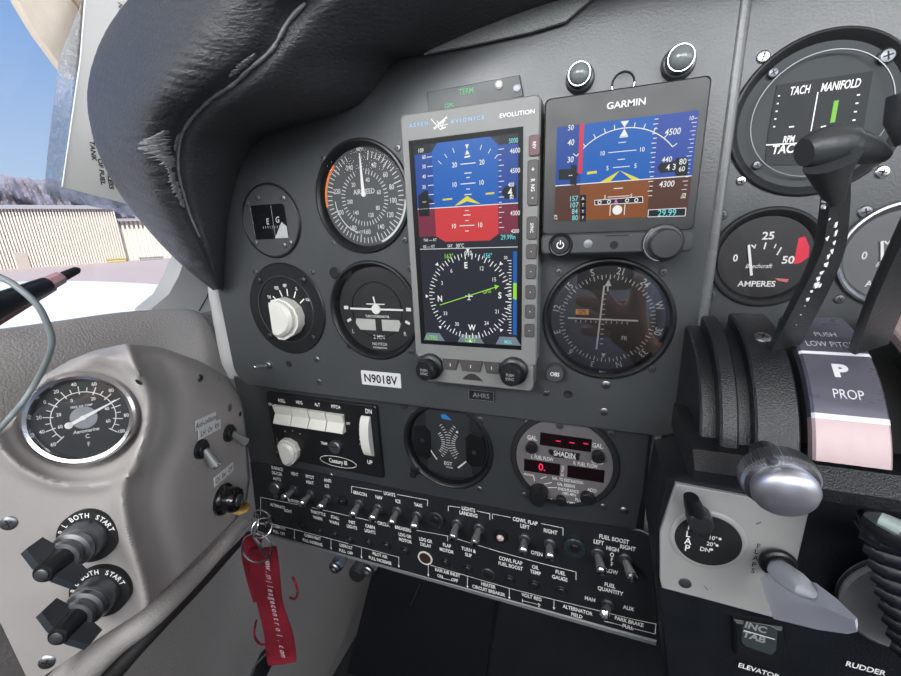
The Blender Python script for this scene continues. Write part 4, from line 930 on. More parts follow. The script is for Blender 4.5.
for s_, px, py, cap in (('156°', 488, 255.5, 3.2), ('29.99in', 508, 237, 3.2), ('5000', 513.5, 140.5, 2.8), ('MSG', 508, 342, 2.6)): x, y_ = L(px, py, z2+.1); b.text(s_, x, y_, cap, z2+.12, bold=.01, xs=.75)
b.build('cyan_legends', G_CYA, t)
for c1_, c2_ in ((425, 443), (459, 482), (497, 519)):
    b = MB(); p0, p1 = L(c1_, 340, z2), L(c2_, 343, z2); yb_ = rb_+.3; b.flat([(p0[0]-1, yb_), (p1[0]+1.6, yb_), (p1[0]-2.4, yb_+6), (p0[0]+2, yb_+6)], z2-.02); b.build('softkey_tab', G_GREY, t)
bx0 = vx+1.2
MB().flat([(bx0, vb-2), (bx0+2.4, vb-2), (bx0+2.4, vt+3), (bx0, vt+3)], z2).build('blue_bar', G_BLUE, t)
g0, g1 = L(516, 283, z2)[1], L(516, 299, z2)[1]; MB().flat([(bx0, g1), (bx0+2.4, g1), (bx0+2.4, g0), (bx0, g0)], z2+.05).build('green_bar', G_GRN, t)
# lettering on the bezel
b = MB()
x, y_ = L(418.5, 124.5, .1); b.text('A S P E N', x, y_, 2.3, .12, rot=0, xs=1.05, bold=0.01); x, y_ = L(467, 119.5, .1); b.text('A V I O N I C S', x, y_, 2.3, .12, xs=1.05, bold=0.01); b.build('maker_lettering', G_LOGO if False else mat('sky_lettering', (120, 180, 225), .5), t)
b = MB(); x, y_ = L(517, 113.5, .1); b.text('EVOLUTION', x, y_, 2.4, .12, xs=1.15, bold=.02)
def seg(a_, c_, w_=.8): b.bar(L(*a_, .1), L(*c_, .1), w_, .13)
seg((434, 129), (447, 117), 1.4); seg((437, 121), (443, 128)); seg((431, 119), (441, 130), .5); seg((440, 129.5), (446, 127)); seg((433, 128), (448, 124), .4); seg((447, 117), (442, 125), .5)
b.build('emblem', WHITE, t)
BTN = mat('button_dark', (70, 66, 66), .5)
for px, py, hh_, s_ in ((534.5, 145.5, 7.5, 'REV'), (533, 183, 17, '+'), (532, 228, 9, 'SYNC'), (531.5, 251.5, 6, ''), (531, 271.5, 6, ''), (530.5, 292, 6, ''), (530, 311.5, 6, ''), (529.5, 330.5, 6, '')):
    x, y_ = L(px, py, .5); o = MB().box(x-3.4, x+3.4, y_-hh_*.8, y_+hh_*.8, -.4, 1.3, 1.6, .4).build('side_button', mat('button_maroon', (92, 62, 68), .5) if s_ == 'REV' else BTN, t)
    b = MB()
    if s_ == '+': b.text('+', x, y_+8, 3, 1.4); b.text('R', x, y_+1.5, 2.6, 1.4, rot=-90); b.text('NG', x, y_-3, 2.4, 1.4, rot=-90); b.text('-', x, y_-9, 3, 1.4)
    elif s_: b.text(s_, x, y_, 2.0, 1.4, rot=-90)
    else: b.text('-', x, y_, 2.4, 1.4)
    b.build('button_legend', WHITE, o)
for px, py in ((429, 372), (513, 377)):
    x, y_ = L(px, py, 6); o = MB().lathe([(10.5, -1), (10.5, 3.5), (9.6, 4.4), (7.6, 5), (7.6, 13), (6.8, 14), (0, 14.2)], x-.5, y_+3, 36, knurl=.2).build('control_knob', BLACK, t)
    MB().text('PUSH', x-.5, y_+4.4, 2.0, 14.4).text('SYNC', x-.5, y_+1.4, 2.0, 14.4).build('knob_lettering', mat('dim_white', (150, 150, 150), .5), o)
yk0, yk1 = L(470, 371, 0)[1], L(470, 360.5, 0)[1]
for a_, c_, sl_, sr_ in ((443, 459, 0, -2), (459.5, 483, 2, -2), (484, 500, 2, 0)):
    xa_, xb_ = L(a_, 366, 0)[0], L(c_, 368, 0)[0]
    o = MB().prism([(xa_+sl_*1.2, yk0), (xb_+sr_*1.2, yk0), (xb_, yk1), (xa_, yk1)], -.5, 1.4, .4).build('menu_button', BTN, t); MB().bar(((xa_+xb_)/2, yk0+3), ((xa_+xb_)/2, yk1-3), .6, 1.5).build('button_legend', WHITE, o)
x, y_ = L(472, 378, 0); b = MB(); b.prism([(x-8+16*i/12, y_-1.5+5*math.sin(PI*i/12)) for i in range(13)], -.6, .6, .2); b.build('card_slot_cover', mat('slot_brown', (54, 50, 48), .4), t)
x, y_ = L(419.5, 356, 0); MB().lathe([(2, -.5), (2, .8), (0, 1.4)], x, y_, 16).build('light_sensor', STEEL, t)

# ------------------------------------------------------------------ square display
GY = -.020; f = FP(625, 170, GY); L = f.l
t = thing('attitude_display', 'square black attitude display with blue sky and brown ground beside the tall display', 'display', f)
x0, y1 = L(545, 99); x1, _ = L(712, 80); _, y0 = L(620, 253); ys = L(620, 232)[1]
MB().box(x0, x1, ys-.3, y1, -20, 0, 3, .8).build('bezel', GBEZ, t)
MB().box(x0-.3, x1+.3, y0, ys, -20, 1.2, 3, 1).build('control_bar', mat('bar_dark', (58, 61, 62), .42), t)
sx0, sy1 = L(557, 127.5); sx1, _ = L(699, 112); _, sy0 = L(620, 218.5)
z = .1; MB().flat([(sx0, sy0), (sx1, sy0), (sx1, sy1), (sx0, sy1)], z).build('screen_background', G_DB, t)
def GL(x, y_): return L(535+x*.1998, 60+y_*.1998, .3)
hz = GL(400, 608)[1]; txl = GL(232, 500)[0]; txr = GL(585, 500)[0]
MB().flat([(txl, hz), (txr, hz), (txr, sy1), (txl, sy1)], z+.06).build('sky_field', G_BLUE, t)
MB().flat([(txr, hz), (sx1, hz), (sx1, sy1), (txr, sy1)], z+.05).build('tape_field', G_BLUE2, t)
MB().flat([(txl, sy0), (txr, sy0), (txr, hz), (txl, hz)], z+.06).build('ground_field', G_BRN, t)
MB().flat([(sx0, sy0), (txl, sy0), (txl, hz), (sx0, hz)], z+.06).build('speed_ground_field', G_BRN2, t); MB().flat([(txr, sy0), (sx1, sy0), (sx1, hz), (txr, hz)], z+.06).build('altitude_ground_field', G_BRN2, t)
b = MB(); z2 = z+.14; b.bar((sx0, hz), (sx1, hz), .5, z2)
cxg, cyg = GL(430, 600)
px_, _ = GL(448, 335); top_y = GL(448, 340)[1]; Rg = top_y-hz+4; cyg = hz-4
b.arc(-52, 52, Rg-.25, Rg+.25, z2, px_, cyg, 40); b.ticks([-52, -40, -28, -18, -9, 9, 18, 28, 40, 52], Rg, Rg+2.6, .45, z2, px_, cyg)
b.flat([(px_-2.2, top_y+3.6), (px_+2.2, top_y+3.6), (px_, top_y+.3)], z2); b.flat([(px_-2.2, top_y-4.2), (px_+2.2, top_y-4.2), (px_, top_y-.3)], z2); b.bar((px_-2.2, top_y-4.6), (px_+2.2, top_y-4.6), .5, z2)
for x, y_, wd, s_ in ((437, 412, 4, None), (437, 457, 15, '10'), (432, 497, 4, None), (432, 535, 9, '5')):
    p = GL(x, y_); b.bar((p[0]-wd/2, p[1]), (p[0]+wd/2, p[1]), .4, z2)
    if s_: b.text(s_, p[0]-wd/2-3, p[1], 2.4, z2); b.text(s_, p[0]+wd/2+3, p[1], 2.4, z2)
for s_, x, y_, cap in (('50', 180, 338, 2.8), ('40', 180, 412, 3.2), ('30', 178, 498, 3.2), ('4500', 690, 358, 3.2), ('4300', 660, 620, 3.2), ('10', 785, 290, 2.0), ('10', 745, 678, 2.0), ('5', 350, 685, 2.0), ('5', 482, 678, 2.0)):
    p = GL(x, y_); b.text(s_, *p, cap, z2, shear=.1)
for k in range(17):
    p = GL(612-2*k, 295+24*k); b.bar((p[0]-1.2-(k % 2)*.7, p[1]), (p[0]+.6, p[1]), .4, z2)
for k in range(20):
    p = GL(812-3.2*k, 290+21*k); b.bar((p[0]-1.4-(k % 2), p[1]), (p[0]+.2, p[1]), .3, z2)
p = GL(418, 642); b.bar((p[0]-2.6, p[1]), (p[0]+2.4, p[1]), .45, z2)
fr2 = lambda x, y_: L(535+x*.1998, 160+y_*.1998, .3)
p = fr2(412, 250); b.cyl(p[0], p[1], 2.7, z2, z2+.1, 20); b.bar((p[0]-4, p[1]-3), (p[0]-4, p[1]+3), .4, z2); b.bar((p[0]+4, p[1]-3), (p[0]+4, p[1]+3), .4, z2)
p = fr2(418, 182); b.bar((p[0]-6, p[1]), (p[0]+6, p[1]), .35, z2)
for x, y_ in ((323, 212), (370, 209), (461, 203), (507, 201)): p = fr2(x, y_); b.torus(p[0], p[1], z2+.12, .9, .22, 12, 4)
for q in (((298, 202), (538, 183)), ((300, 225), (540, 212)), ((298, 202), (300, 225)), ((538, 183), (540, 212)), ((568, 250), (755, 240)), ((565, 285), (752, 280)), ((568, 250), (565, 285)), ((755, 240), (752, 280))): b.bar(fr2(*q[0]), fr2(*q[1]), .35, z2+.1)
b.build('screen_markings', G_W, t)
b = MB()
a0_, a1_ = GL(238, 318), GL(228, 568); b.flat([(a0_[0]-1.5, a1_[1]), (a0_[0]+1, a1_[1]), (a0_[0]+1, a0_[1]), (a0_[0]-1.5, a0_[1])], z2+.05); b.build('red_speed_band', G_TAP, t)
b = MB(); DK = lambda pts: b.flat([GL(*p) for p in pts], z2+.08)
DK([(118, 548), (180, 545), (180, 525), (208, 525), (208, 560), (218, 572), (208, 585), (208, 625), (176, 625), (176, 598), (118, 600)])
DK([(612, 540), (630, 515), (700, 505), (705, 490), (760, 487), (768, 520), (762, 578), (705, 582), (700, 560), (628, 565)])
b.flat([fr2(*p) for p in ((300, 204), (536, 186), (538, 211), (301, 224))], z2+.05); b.flat([fr2(*p) for p in ((568, 250), (755, 240), (752, 280), (565, 285))], z2+.05)
for k in range(4): p = fr2(240, 193+32*k); b.box(p[0]-1.8, p[0]+1.8, p[1]-2.2, p[1]+2.2, z2, z2+.06)
b.build('readout_box', glow('readout_dark', (20, 26, 34)), t)
b = MB(); b.text('4 3', *GL(680, 536), 3.2, z2+.2); b.text('80', *GL(740, 508), 3, z2+.2); b.text('60', *GL(735, 545), 2.6, z2+.2); b.text('--', *GL(178, 578), 3, z2+.2); b.text('440', *GL(660, 498), 2.8, z2+.2, shear=.1)
b.text('KT', *fr2(103, 288), 2, z2+.2, rot=-90)
for k, ch in enumerate('ATYF'): b.text(ch, *fr2(240, 193+32*k), 1.8, z2+.2)
b.build('readout_digits', G_W, t)
b = MB()
for k, s_ in enumerate(('157', '107', '84', '80')): b.text(s_, *fr2(196+k*1.5, 193+32*k), 3.0, z2+.1, bold=.01)
b.text('29.99', *fr2(660, 264), 3.6, z2+.2, bold=.01); b.build('cyan_legends', G_CYA, t)
b = MB(); b.flat([fr2(395, 215), fr2(415, 214), fr2(406, 192)], z2+.15); b.build('magenta_pointer', G_MAG, t)
b = MB(); b.flat([GL(325, 612), GL(425, 553), GL(375, 610)], z2+.1); b.flat([GL(530, 598), GL(425, 553), GL(485, 600)], z2+.1); b.bar(GL(260, 567), GL(310, 560), 1.4, z2+.1); b.build('aircraft_symbol', G_YEL, t)
b = MB(); b.text('GARMIN', *L(626, 103.5, .1), 3.4, .12, bold=.015, xs=1.1); b.build('maker_lettering', WHITE, t)
p = L(560.5, 245, 2); o = MB().lathe([(7.4, 1), (7.4, 2), (6.6, 3), (5.6, 2.6), (5.2, 3.6), (0, 3.8)], p[0], p[1], 30).build('power_button', BLACK, t)
MB().arc(30, 330, 1.7, 2.3, 3.9, p[0], p[1], 24).bar((p[0], p[1]+.4), (p[0], p[1]+3), .6, 3.9).build('power_symbol', WHITE, o)
p = L(588, 244, 1.4); MB().lathe([(2.6, 1), (2.6, 1.6), (0, 1.8)], p[0], p[1], 20).build('light_sensor', STEEL, t)
p = L(614, 245, 1.4); MB().lathe([(2.4, 1), (2.4, 1.35), (0, 1.3)], p[0], p[1], 20).build('jack_hole', MATTE, t)
p = L(664, 244, 1.2); o = MB().lathe([(11, 1), (11, 4), (10, 5.5), (8.4, 6), (8.2, 16), (7.4, 17), (0, 17.2)], p[0]-1.0, p[1]+.8, 40, knurl=.15).build('control_knob', mat('knob_dark', (52, 54, 56), .4), t)
MB().torus(p[0]-1.0, p[1]+.8, 5.4, 10.2, .6, 30, 6, a0=PI*.7, a1=PI*1.45).build('knob_glint_ring', CHROME, o)
a_, c_ = L(605, 232, 1.4), L(629, 232, 1.4); MB().bar((a_[0], ys-2), (c_[0], ys-2), .7, 1.3).build('card_slot', MATTE, t)

# ------------------------------------------------------------------ autopilot head
f = FP(325, 435, .008); L = f.l; q = lambda x, y_, h=4.2: L(240+x*.1998, 370+y_*.1998, h)
t = thing('autopilot_controller', 'black autopilot controller with white rockers, left end of the lower panel', 'autopilot', f)
x0, y1 = q(128, 122, 4); x1, y0 = q(716, 545, 4)
y1 = q(420, 150, 4)[1]; y0 = q(716, 545, 4)[1]
MB().box(x0, x1, y0, y1, -2, 4, 2, .8).build('case_front', mat('autopilot_black', (18, 19, 21), .4, var=.1), t)
b = MB()
for s_, x, y_, cap in (('ROLL', 208, 153, 2.5), ('HDG', 296, 163, 2.5), ('ALT', 386, 173, 2.5), ('PITCH', 478, 185, 2.5), ('ON', 152, 172, 2.2), ('DN', 643, 207, 3.2), ('UP', 650, 462, 3.2), ('TRIM', 420, 368, 2.4), ('Century III', 490, 462, 3.4), ('OFF', 540, 268, 1.8)):
    b.text(s_, *q(x, y_), cap*1.45, 4.12, bold=.02, xs=.72)
c0 = q(490, 460); b.torus(c0[0], c0[1], 4.1, 1, .01, 6, 4)
E_ = [(c0[0]+22*math.cos(2*PI*i/40), c0[1]+6.0*math.sin(2*PI*i/40)) for i in range(41)]
for p, r_ in zip(E_, E_[1:]): b.bar(p, r_, .5, 4.12)
for k in range(6): b.text('ROLL L'[k] if k < 6 else '', *q(186, 345+k*13), 1.8, 4.12)
for k in range(5): b.bar(q(596, 275+k*24), q(602, 276+k*24), .9, 4.12)
for x, y_ in ((225, 305), (263, 303), (300, 318)): b.bar(q(x-4, y_), q(x+4, y_+4), .6, 4.12)
b.build('lettering', WHITE, t)
for k in range(4):
    xa, xb = 172+k*88, 172+k*88+85; yo = 6+k*13
    A0, B0, C0 = q(xa, 165+yo, 4), q(xb, 172+yo+5, 4), q(xb, 262+yo, 4); xl_, xr_ = A0[0], B0[0]; yt, yb2 = A0[1], C0[1]; ym = (yt+yb2)/2
    b = MB(); P0 = [(yt, 4), (yt, 7.5), (ym, 5.5), (yb2+1, 10.5), (yb2, 9.5), (yb2, 4)]
    lo = [b._v((xl_+.25, a_, z_)) for a_, z_ in P0]; hi = [b._v((xr_-.25, a_, z_)) for a_, z_ in P0]
    b._f(lo); b._f(hi[::-1])
    for i in range(6): j = (i+1) % 6; b._f([lo[i], hi[i], hi[j], lo[j]])
    b.build('rocker_switch', WPLAS, t, sharp=20)
p = q(258, 395, 4); KN = [(-12, 8), (-10.5, -5), (-7.5, -16), (-3, -18.5), (3, -15), (9, -8), (12, 1), (9, 9.5), (1, 13), (-7, 12.5)]
b = MB(); b.prism([(p[0]+x, p[1]+y_) for x, y_ in KN], 4, 9); b.prism([(p[0]+x*.88, p[1]+y_*.88) for x, y_ in KN], 9, 14, 2.5); b.build('roll_knob', WPLAS, t)
p = q(482, 382, 4); o = MB().lathe([(7, 3.8), (7, 7), (6, 8), (0, 8)], p[0], p[1], 28).build('trim_knob', DKST, t); MB().bar((p[0]-4, p[1]+1.5), (p[0]+5, p[1]+1.5), 1.2, 8.1).build('knob_slot', MATTE, o)
p = q(640, 325, 4); p2 = q(642, 232, 4); p3 = q(645, 425, 4); hh_ = (p2[1]-p3[1])/2; cyw = (p2[1]+p3[1])/2
b = MB(); n = 16
for i in range(n):
    a0_, a1_ = PI*i/n, PI*(i+1)/n
    b._f([b._v((p[0]+s_, cyw+hh_*math.cos(a_), 4+7*math.sin(a_)*(1+.0*i))) for s_, a_ in ((-4.6, a0_), (5, a0_), (5, a1_), (-4.6, a1_))])
for s_ in (-4.6, 5): b._f([b._v((p[0]+s_, cyw+hh_*math.cos(PI*i/n), 4+7*math.sin(PI*i/n))) for i in range(n+1)])
b.build('pitch_wheel', WPLAS, t)

# ------------------------------------------------------------------ switch panel: legends, toggles, breakers
f = Fr((0, .006, 0)); L = f.l
b = MB()
def tx(s_, px, py, cap=4.0, xs=.70): b.text(s_, *L(px, py, .1), cap, .1, bold=.035, xs=xs)
for r_ in (('SURFACE', 277, 468.5), ('DE-ICER', 277, 473.5), ('AUTO', 277, 479), ('VENT', 294.5, 474), ('PITOT', 310, 477), ('HEAT', 310, 482.5), ('ANTI', 327.5, 480.5), ('ICE', 327, 486), ('BLOWER', 293.5, 501),
    ('BEACON', 360, 493.5), ('NAV', 379, 497.5), ('LIGHTS', 389.5, 494), ('ICE', 398, 501.3), ('TAXI', 418, 505), ('ALTERNATE', 277.5, 506), ('LIGHT', 288, 511), ('THROTTLE', 318, 513), ('WARN', 317.5, 518), ('STALL', 335, 517.5), ('WARN', 334, 522.5),
    ('INST', 352, 522.3), ('LIGHTS', 352, 527), ('CABIN', 370, 526.6), ('LIGHTS', 370, 531.5), ('CIRCUIT', 384, 524.2), ('BREAKERS', 403, 528.8), ('LDG GR', 405, 535.6), ('MOTOR', 405.3, 540.7), ('LDG GR', 425.7, 540.2), ('DELAY', 425.8, 545.2), ('FLAP', 447, 545.5), ('MOTOR', 446.6, 550.7),
    ('TURN &', 468.5, 549.8), ('SLIP', 468.4, 555), ('COWL FLAP', 510.5, 560.6), ('FUEL BOOST', 510.5, 566), ('OIL', 535.4, 567.3), ('TEMP', 535.4, 572.5), ('FUEL', 560.6, 572.8), ('GAUGE', 559.8, 578.2), ('LIGHTS', 468.4, 509.3), ('LANDING', 468.4, 514.2), ('COWL FLAP', 525, 521.2), ('LEFT', 525, 526.6), ('RIGHT', 550.5, 531.6), ('OPEN', 536.6, 553.4),
    ('FUEL BOOST', 614, 539.2), ('LEFT', 598.8, 542.3), ('RIGHT', 627.8, 547.8), ('HIGH', 612.5, 549), ('O', 612, 554.8), ('F', 612, 559.6), ('F', 612, 564.4), ('LOW', 612, 571.5), ('FUEL', 610, 585.4), ('QUANTITY', 610.3, 591.2), ('MAN', 590, 599), ('AUX', 628.5, 608.2),
    ('CABIN AIR', 279, 527.3), ('PULL  OFF', 279, 532.6), ('CABIN HEAT', 312.5, 537), ('PULL INCREASE', 312.5, 542.3), ('DEFROST', 346, 546.6), ('PULL  OFF', 346, 551.8), ('PILOT AIR', 380, 555.2), ('PULL INCREASE', 380, 560.4), ('RAM AIR INLET', 447.5, 572.6), ('ON        OFF', 447.5, 578.2), ('HEATER', 488.4, 585.4), ('CIRCUIT BREAKER', 488.5, 590.6), ('VOLT REG', 531.4, 597), ('1            2', 531, 603), ('ALTERNATOR', 577.5, 610), ('FIELD', 576.8, 615.6), ('PARK BRAKE', 629, 621.5), ('PULL', 628, 627)):
    tx(*r_)
def ln(*p):
    for a_, c_ in zip(p, p[1:]): b.bar(L(*a_, .1), L(*c_, .1), .55, .1)
def arrow(px, y0_, y1_):
    ln((px, y0_), (px, y1_)); x, y_ = L(px, y1_, .1); b.flat([(x-1.2, y_+.8), (x+1.2, y_+.8), (x, y_-2.2)], .12)
ln((351.6, 493), (351.6, 486.3), (382, 491.5)); ln((397, 494.5), (427.6, 500), (427.6, 506)); ln((448.3, 511), (448.3, 506), (460, 507.5)); ln((477, 511), (489.8, 513.7), (489.8, 520)); ln((492.5, 519), (492.5, 514), (511, 517.5)); ln((541, 523.5), (563, 528), (563, 535.5))
ln((260.6, 515), (260.6, 497.3), (305, 506)); ln((312, 507.5), (351.5, 516.5)); ln((351.5, 516.5), (376, 522)); ln((415, 530), (447.5, 536), (447.5, 541)); ln((447.5, 536), (500, 552), (540, 563), (576, 572), (576, 580))
ln((265.6, 527), (265.6, 522), (331, 539), (398.8, 557.3)); arrow(294.4, 530, 538); arrow(331, 539, 548); arrow(361.5, 547, 557); arrow(398.8, 557, 566)
ln((430, 565), (508, 588), (554, 599.6), (634, 619.5), (656, 624)); arrow(428.3, 560, 575); arrow(467.4, 576, 586.5); arrow(509.3, 588, 597.5); arrow(554, 599.6, 608); ln((441, 577.8), (453, 580.8)); ln((522, 600.5), (541, 605.2)); ln((656, 624), (655, 634), (604, 621))
b.build('legends', WHITE, sw)
TG = [((294.5, 489.3), (283, 497.8), 'VENT'), ((311, 494), (300.6, 504.6), 'PITOT HEAT'), ((328, 498), (319.6, 507.8), 'ANTI ICE'), ((359.8, 503.5), (352, 516), 'BEACON'), ((378.8, 508), (371.7, 519.5), 'NAV'), ((397.8, 510.8), (391, 524.3), 'ICE lights'), ((417.6, 515.5), (413.7, 528), 'TAXI'),
      ((457.3, 523.5), (452.3, 539), 'left LANDING'), ((479.4, 528), (474, 544.3), 'right LANDING'), ((524.7, 538.6), (523, 551.8), 'LEFT cowl flap'), ((550, 543.5), (550, 557.9), 'RIGHT cowl flap'), ((598, 553), (602, 572.5), 'LEFT FUEL BOOST'), ((625.4, 558.6), (633, 579), 'RIGHT FUEL BOOST'), ((607.7, 604), (604, 615), 'FUEL QUANTITY')]
for (bx, by), (tx_, ty_), nm in TG:
    toggle('toggle_switch', 'toggle switch at the %s legend on the black switch panel' % nm, FP(bx, by, .006), W(tx_, ty_, -.013 if bx < 590 else -.016), 5.4, 2.6, 3.8, 'toggle switches on the switch panel', base=DKST)
for px, py, nm, m_, r_ in ((301.5, 526, 'THROTTLE WARN', None, 5), (320, 531, 'just right of THROTTLE WARN', None, 4), (335, 534, 'STALL WARN', None, 4), (350, 540, 'INST LIGHTS', None, 4.4), (369, 542.5, 'CABIN LIGHTS', None, 4.2), (387, 545.5, 'right of CABIN LIGHTS', None, 4.4), (405.4, 551, 'LDG GR MOTOR', None, 4.6), (425.3, 557.8, 'LDG GR DELAY', 1, 7.4), (445.7, 562.8, 'FLAP MOTOR', None, 4.8), (468, 569, 'TURN & SLIP', None, 4.8), (488.3, 574, 'left of COWL FLAP FUEL BOOST', 2, 6), (509.6, 579.4, 'COWL FLAP FUEL BOOST', None, 4.8), (534.5, 584.8, 'OIL TEMP', None, 4.8), (561.5, 590.5, 'FUEL GAUGE', None, 4.8), (271, 518, 'ALTERNATE LIGHT', None, 4.6)):
    fr_ = FP(px, py, .006); t = thing('circuit_breaker', 'round black circuit breaker button at the %s legend' % nm if not m_ else ('open breaker socket with a bright ring at the LDG GR DELAY legend' if m_ == 1 else 'larger black breaker left of the COWL FLAP breaker legend'), 'circuit breaker', fr_, 'circuit breakers on the switch panel')
    MB().lathe([(r_+.6, -.4), (r_+.6, .8), (r_, 1.2), (r_*.86, .9)], n=28).build('collar', WPLAS if m_ == 1 else (DKST if m_ == 2 else BLACK), t)
    MB().lathe([(r_*.84, -.2), (r_*.84, 2 if m_ != 1 else .4), (r_*.7, 2.5 if m_ != 1 else .6), (0, 2.6 if m_ != 1 else .3)], n=24).build('button', mat('breaker_black', (30, 31, 33), .35) if m_ != 1 else mat('socket_brown', (52, 36, 32), .5), t)
for px, py, r_, m_, nm, lb in ((276.3, 487, 7.6, STEEL, 'dimmer_knob', 'flat round grey dimmer knob at the left end of the switch panel'), (436.5, 518, 9.0, SWP, 'panel_fastener', 'round black fastener between the TAXI and LANDING switches'), (574.8, 546, 9.5, mat('lamp_cap_dark', (34, 44, 48), .3), 'indicator_light', 'large dark round cap right of the cowl flap switches'), (501.3, 535, 6.4, BLACK, 'indicator_light', 'small round indicator light with a bright centre left of the cowl flap switches'), (343, 500, 5.6, BLACK, 'panel_plug', 'round black plug between the ANTI ICE and BEACON switches')):
    fr_ = FP(px, py, .006); t = thing(nm, lb, 'knob' if 'knob' in nm else 'fitting', fr_)
    MB().lathe([(r_, -.5), (r_, 3), (r_*.9, 4), (r_*.6, 4.2)] + ([(0, 4.3)] if m_ in (STEEL,) else [(r_*.55, 3), (0, 3)]), n=32).build('body', m_, t)
    if 'bright' in lb: MB().lathe([(3.4, 2.8), (3.2, 4.4), (2, 5.4), (0, 5.8)], n=20).build('lens', mat('pale_lens', (196, 178, 172), .2), t)
    elif m_ is not STEEL: MB().cyl(0, 0, r_*.42, 2.8, 4.2, 18, .4).build('centre', BLACK, t)
    else: MB().lathe([(2.8, 3), (2.8, 4.6), (0, 4.8)], 1.0, -9.5, 16).build('set_screw', DKST, t)

# switch on the main panel below the heater selector
toggle('toggle_switch', 'small steel toggle switch at the bottom left corner of the main panel', FP(269, 365, 0), W(254, 367, -.018), 3.6, 1.6, 1.9, base=STEEL)
# pull controls under the switch panel
for px, py, lb in ((336, 566, 'round steel nut and shaft under the switch panel, the left one'), (369, 569, 'round steel nut and shaft under the switch panel, the right one')):
    f = FP(px, py, .01); t = thing('control_shaft', lb, 'shaft', f, 'steel shafts under the switch panel')
    MB().lathe([(8.6, -10), (8.6, -2), (7.6, 0), (5.5, .6)], n=6).build('nut', STEEL, t)
    MB().lathe([(6.6, -12), (6.6, 4), (5.6, 5), (3, 5), (2.6, 3.5), (0, 3.5)], n=28).build('shaft_end', STEEL, t)
    MB().lathe([(5, -80), (5, -10)], n=16).build('shaft_rod', DKST, t)
f = FP(356, 575, .012); tag(MB().lathe([(9, -30), (10, -2), (8, 2), (0, 2)], n=24).build('rubber_bushing', MATTE, matrix=f.m), 'black rubber bushing between the two steel shafts under the switch panel', 'bushing')
# footwell: dark pedal structure
f = Fr((0, .16, 0)); L = f.l
cb = thing('footwell_bulkhead', 'black bulkhead cover in the dark footwell under the switch panel', 'bulkhead', f)
MB().prism([L(a_, c_) for a_, c_ in ((375, 560), (340, 700), (480, 720), (500, 560))], -6, 0, 1).build('left_cover', mat('foot_a', (14, 16, 22), .6), cb)
MB().prism([L(a_, c_) for a_, c_ in ((505, 570), (478, 720), (700, 740), (690, 560))], -16, -8, 1).build('right_cover', mat('foot_b', (16, 18, 24), .7), cb)
MB().tube([(*L(421, 582), 4), (*L(412, 603), 4)], 1.2, 8).build('rod', DKST, cb)

# ------------------------------------------------------------------ quadrant, pedestal
DC = Vector((0, -.006, -.0765))
def drum(b, x0_, x1_, R, a0_, a1_, n=28, inner=None):
    """curved cover strip: a sector round a crosswise axis; angle 0 points up, 90 to the pilot"""
    ri = inner or R-6; rows_ = []
    for i in range(n+1):
        a_ = math.radians(a0_+(a1_-a0_)*i/n); dy, dz = -math.sin(a_), math.cos(a_)
        rows_.append([b._v((x, DC.y*1000+dy*r_, DC.z*1000+dz*r_)) for x, r_ in ((x0_, ri), (x0_, R-1), (x0_+1, R), (x1_-1, R), (x1_, R-1), (x1_, ri))])
    for A0, B0 in zip(rows_, rows_[1:]):
        for j in range(6): k = (j+1) % 6; b._f([A0[j], A0[k], B0[k], B0[j]])
    b._f(rows_[0]); b._f(rows_[-1][::-1]); return b
qd = thing('throttle_quadrant', 'black crinkle finished throttle quadrant cover with curved ribs', 'throttle quadrant', WORLD)
b = MB(); drum(b, 158, 168, 68, 0, 76, inner=8); drum(b, 165, 173, 76, 4, 76, inner=20); drum(b, 179, 197, 78, 4, 76, inner=20); drum(b, 172, 180, 71.5, 2, 76, inner=20); b.build('ribbed_cover', CRINKLE, qd)
b = MB(); drum(b, 194, 250, 62, -10, 76, inner=30); drum(b, 272, 300, 80, -10, 76, inner=30); b.build('slot_liner', MATTE, qd)
MB().prism([(-30, -53), (-30, -68), (-84, -68), (-92, -66), (-92, -60), (-84, -53)], 152, 330).build('ledge', CRINKLE, qd, matrix=Matrix(((0, 0, 1, 0), (1, 0, 0, 0), (0, 1, 0, 0), (0, 0, 0, 1))))
screw(Fr(Vector((.188, -.0395, -.0058)), (0, -.43, .90)), STEEL, qd, 4)
pp_ = thing('propeller_placard', 'curved metal placard reading PUSH LOW PITCH P PROP between the black levers', 'placard', WORLD)
b = MB(); drum(b, 200, 228, 81, 12, 58, inner=76); b.build('upper_plate', PLACARD, pp_)
b = MB(); drum(b, 200, 228, 81, 58, 72, inner=76); b.build('sheen_plate', PLACARD2, pp_)  # lower end of the same plate, coloured as its pink reflection
b = MB()
def on_drum(b, s_, x, ang, cap, R=81.15, xs=.85, bold=.02):
    vs, fs = glyphs(s_, bold); V = []
    for v in vs:
        a_ = math.radians(ang)-v.y*cap/R; V.append(b._v((x+v.x*cap*xs, DC.y*1000-math.sin(a_)*R, DC.z*1000+math.cos(a_)*R)))
    for q_ in fs: b._f([V[i] for i in q_])
on_drum(b, 'PUSH', 214, 24.5, 3.4, xs=.8, bold=0); on_drum(b, 'LOW PITCH', 214, 29.6, 3.6, xs=.72, bold=0); on_drum(b, 'P', 214, 41, 6.4, xs=1.2, bold=.08); on_drum(b, 'PROP', 214.5, 49.5, 4.6, xs=.72, bold=.0)
b.build('lettering', mat('pale_lettering', (196, 196, 200), .45), pp_)
for a0_, a1_ in ((33.4, 34.6), (56.6, 58.4)): b = MB(); drum(b, 200, 228, 81.2, a0_, a1_, inner=80, n=3); b.build('stripe', mat('stripe_white', (214, 214, 218), .4), pp_)
p2_ = thing('mixture_placard', 'curved metal placard at the right frame edge beyond the second lever', 'placard', WORLD)
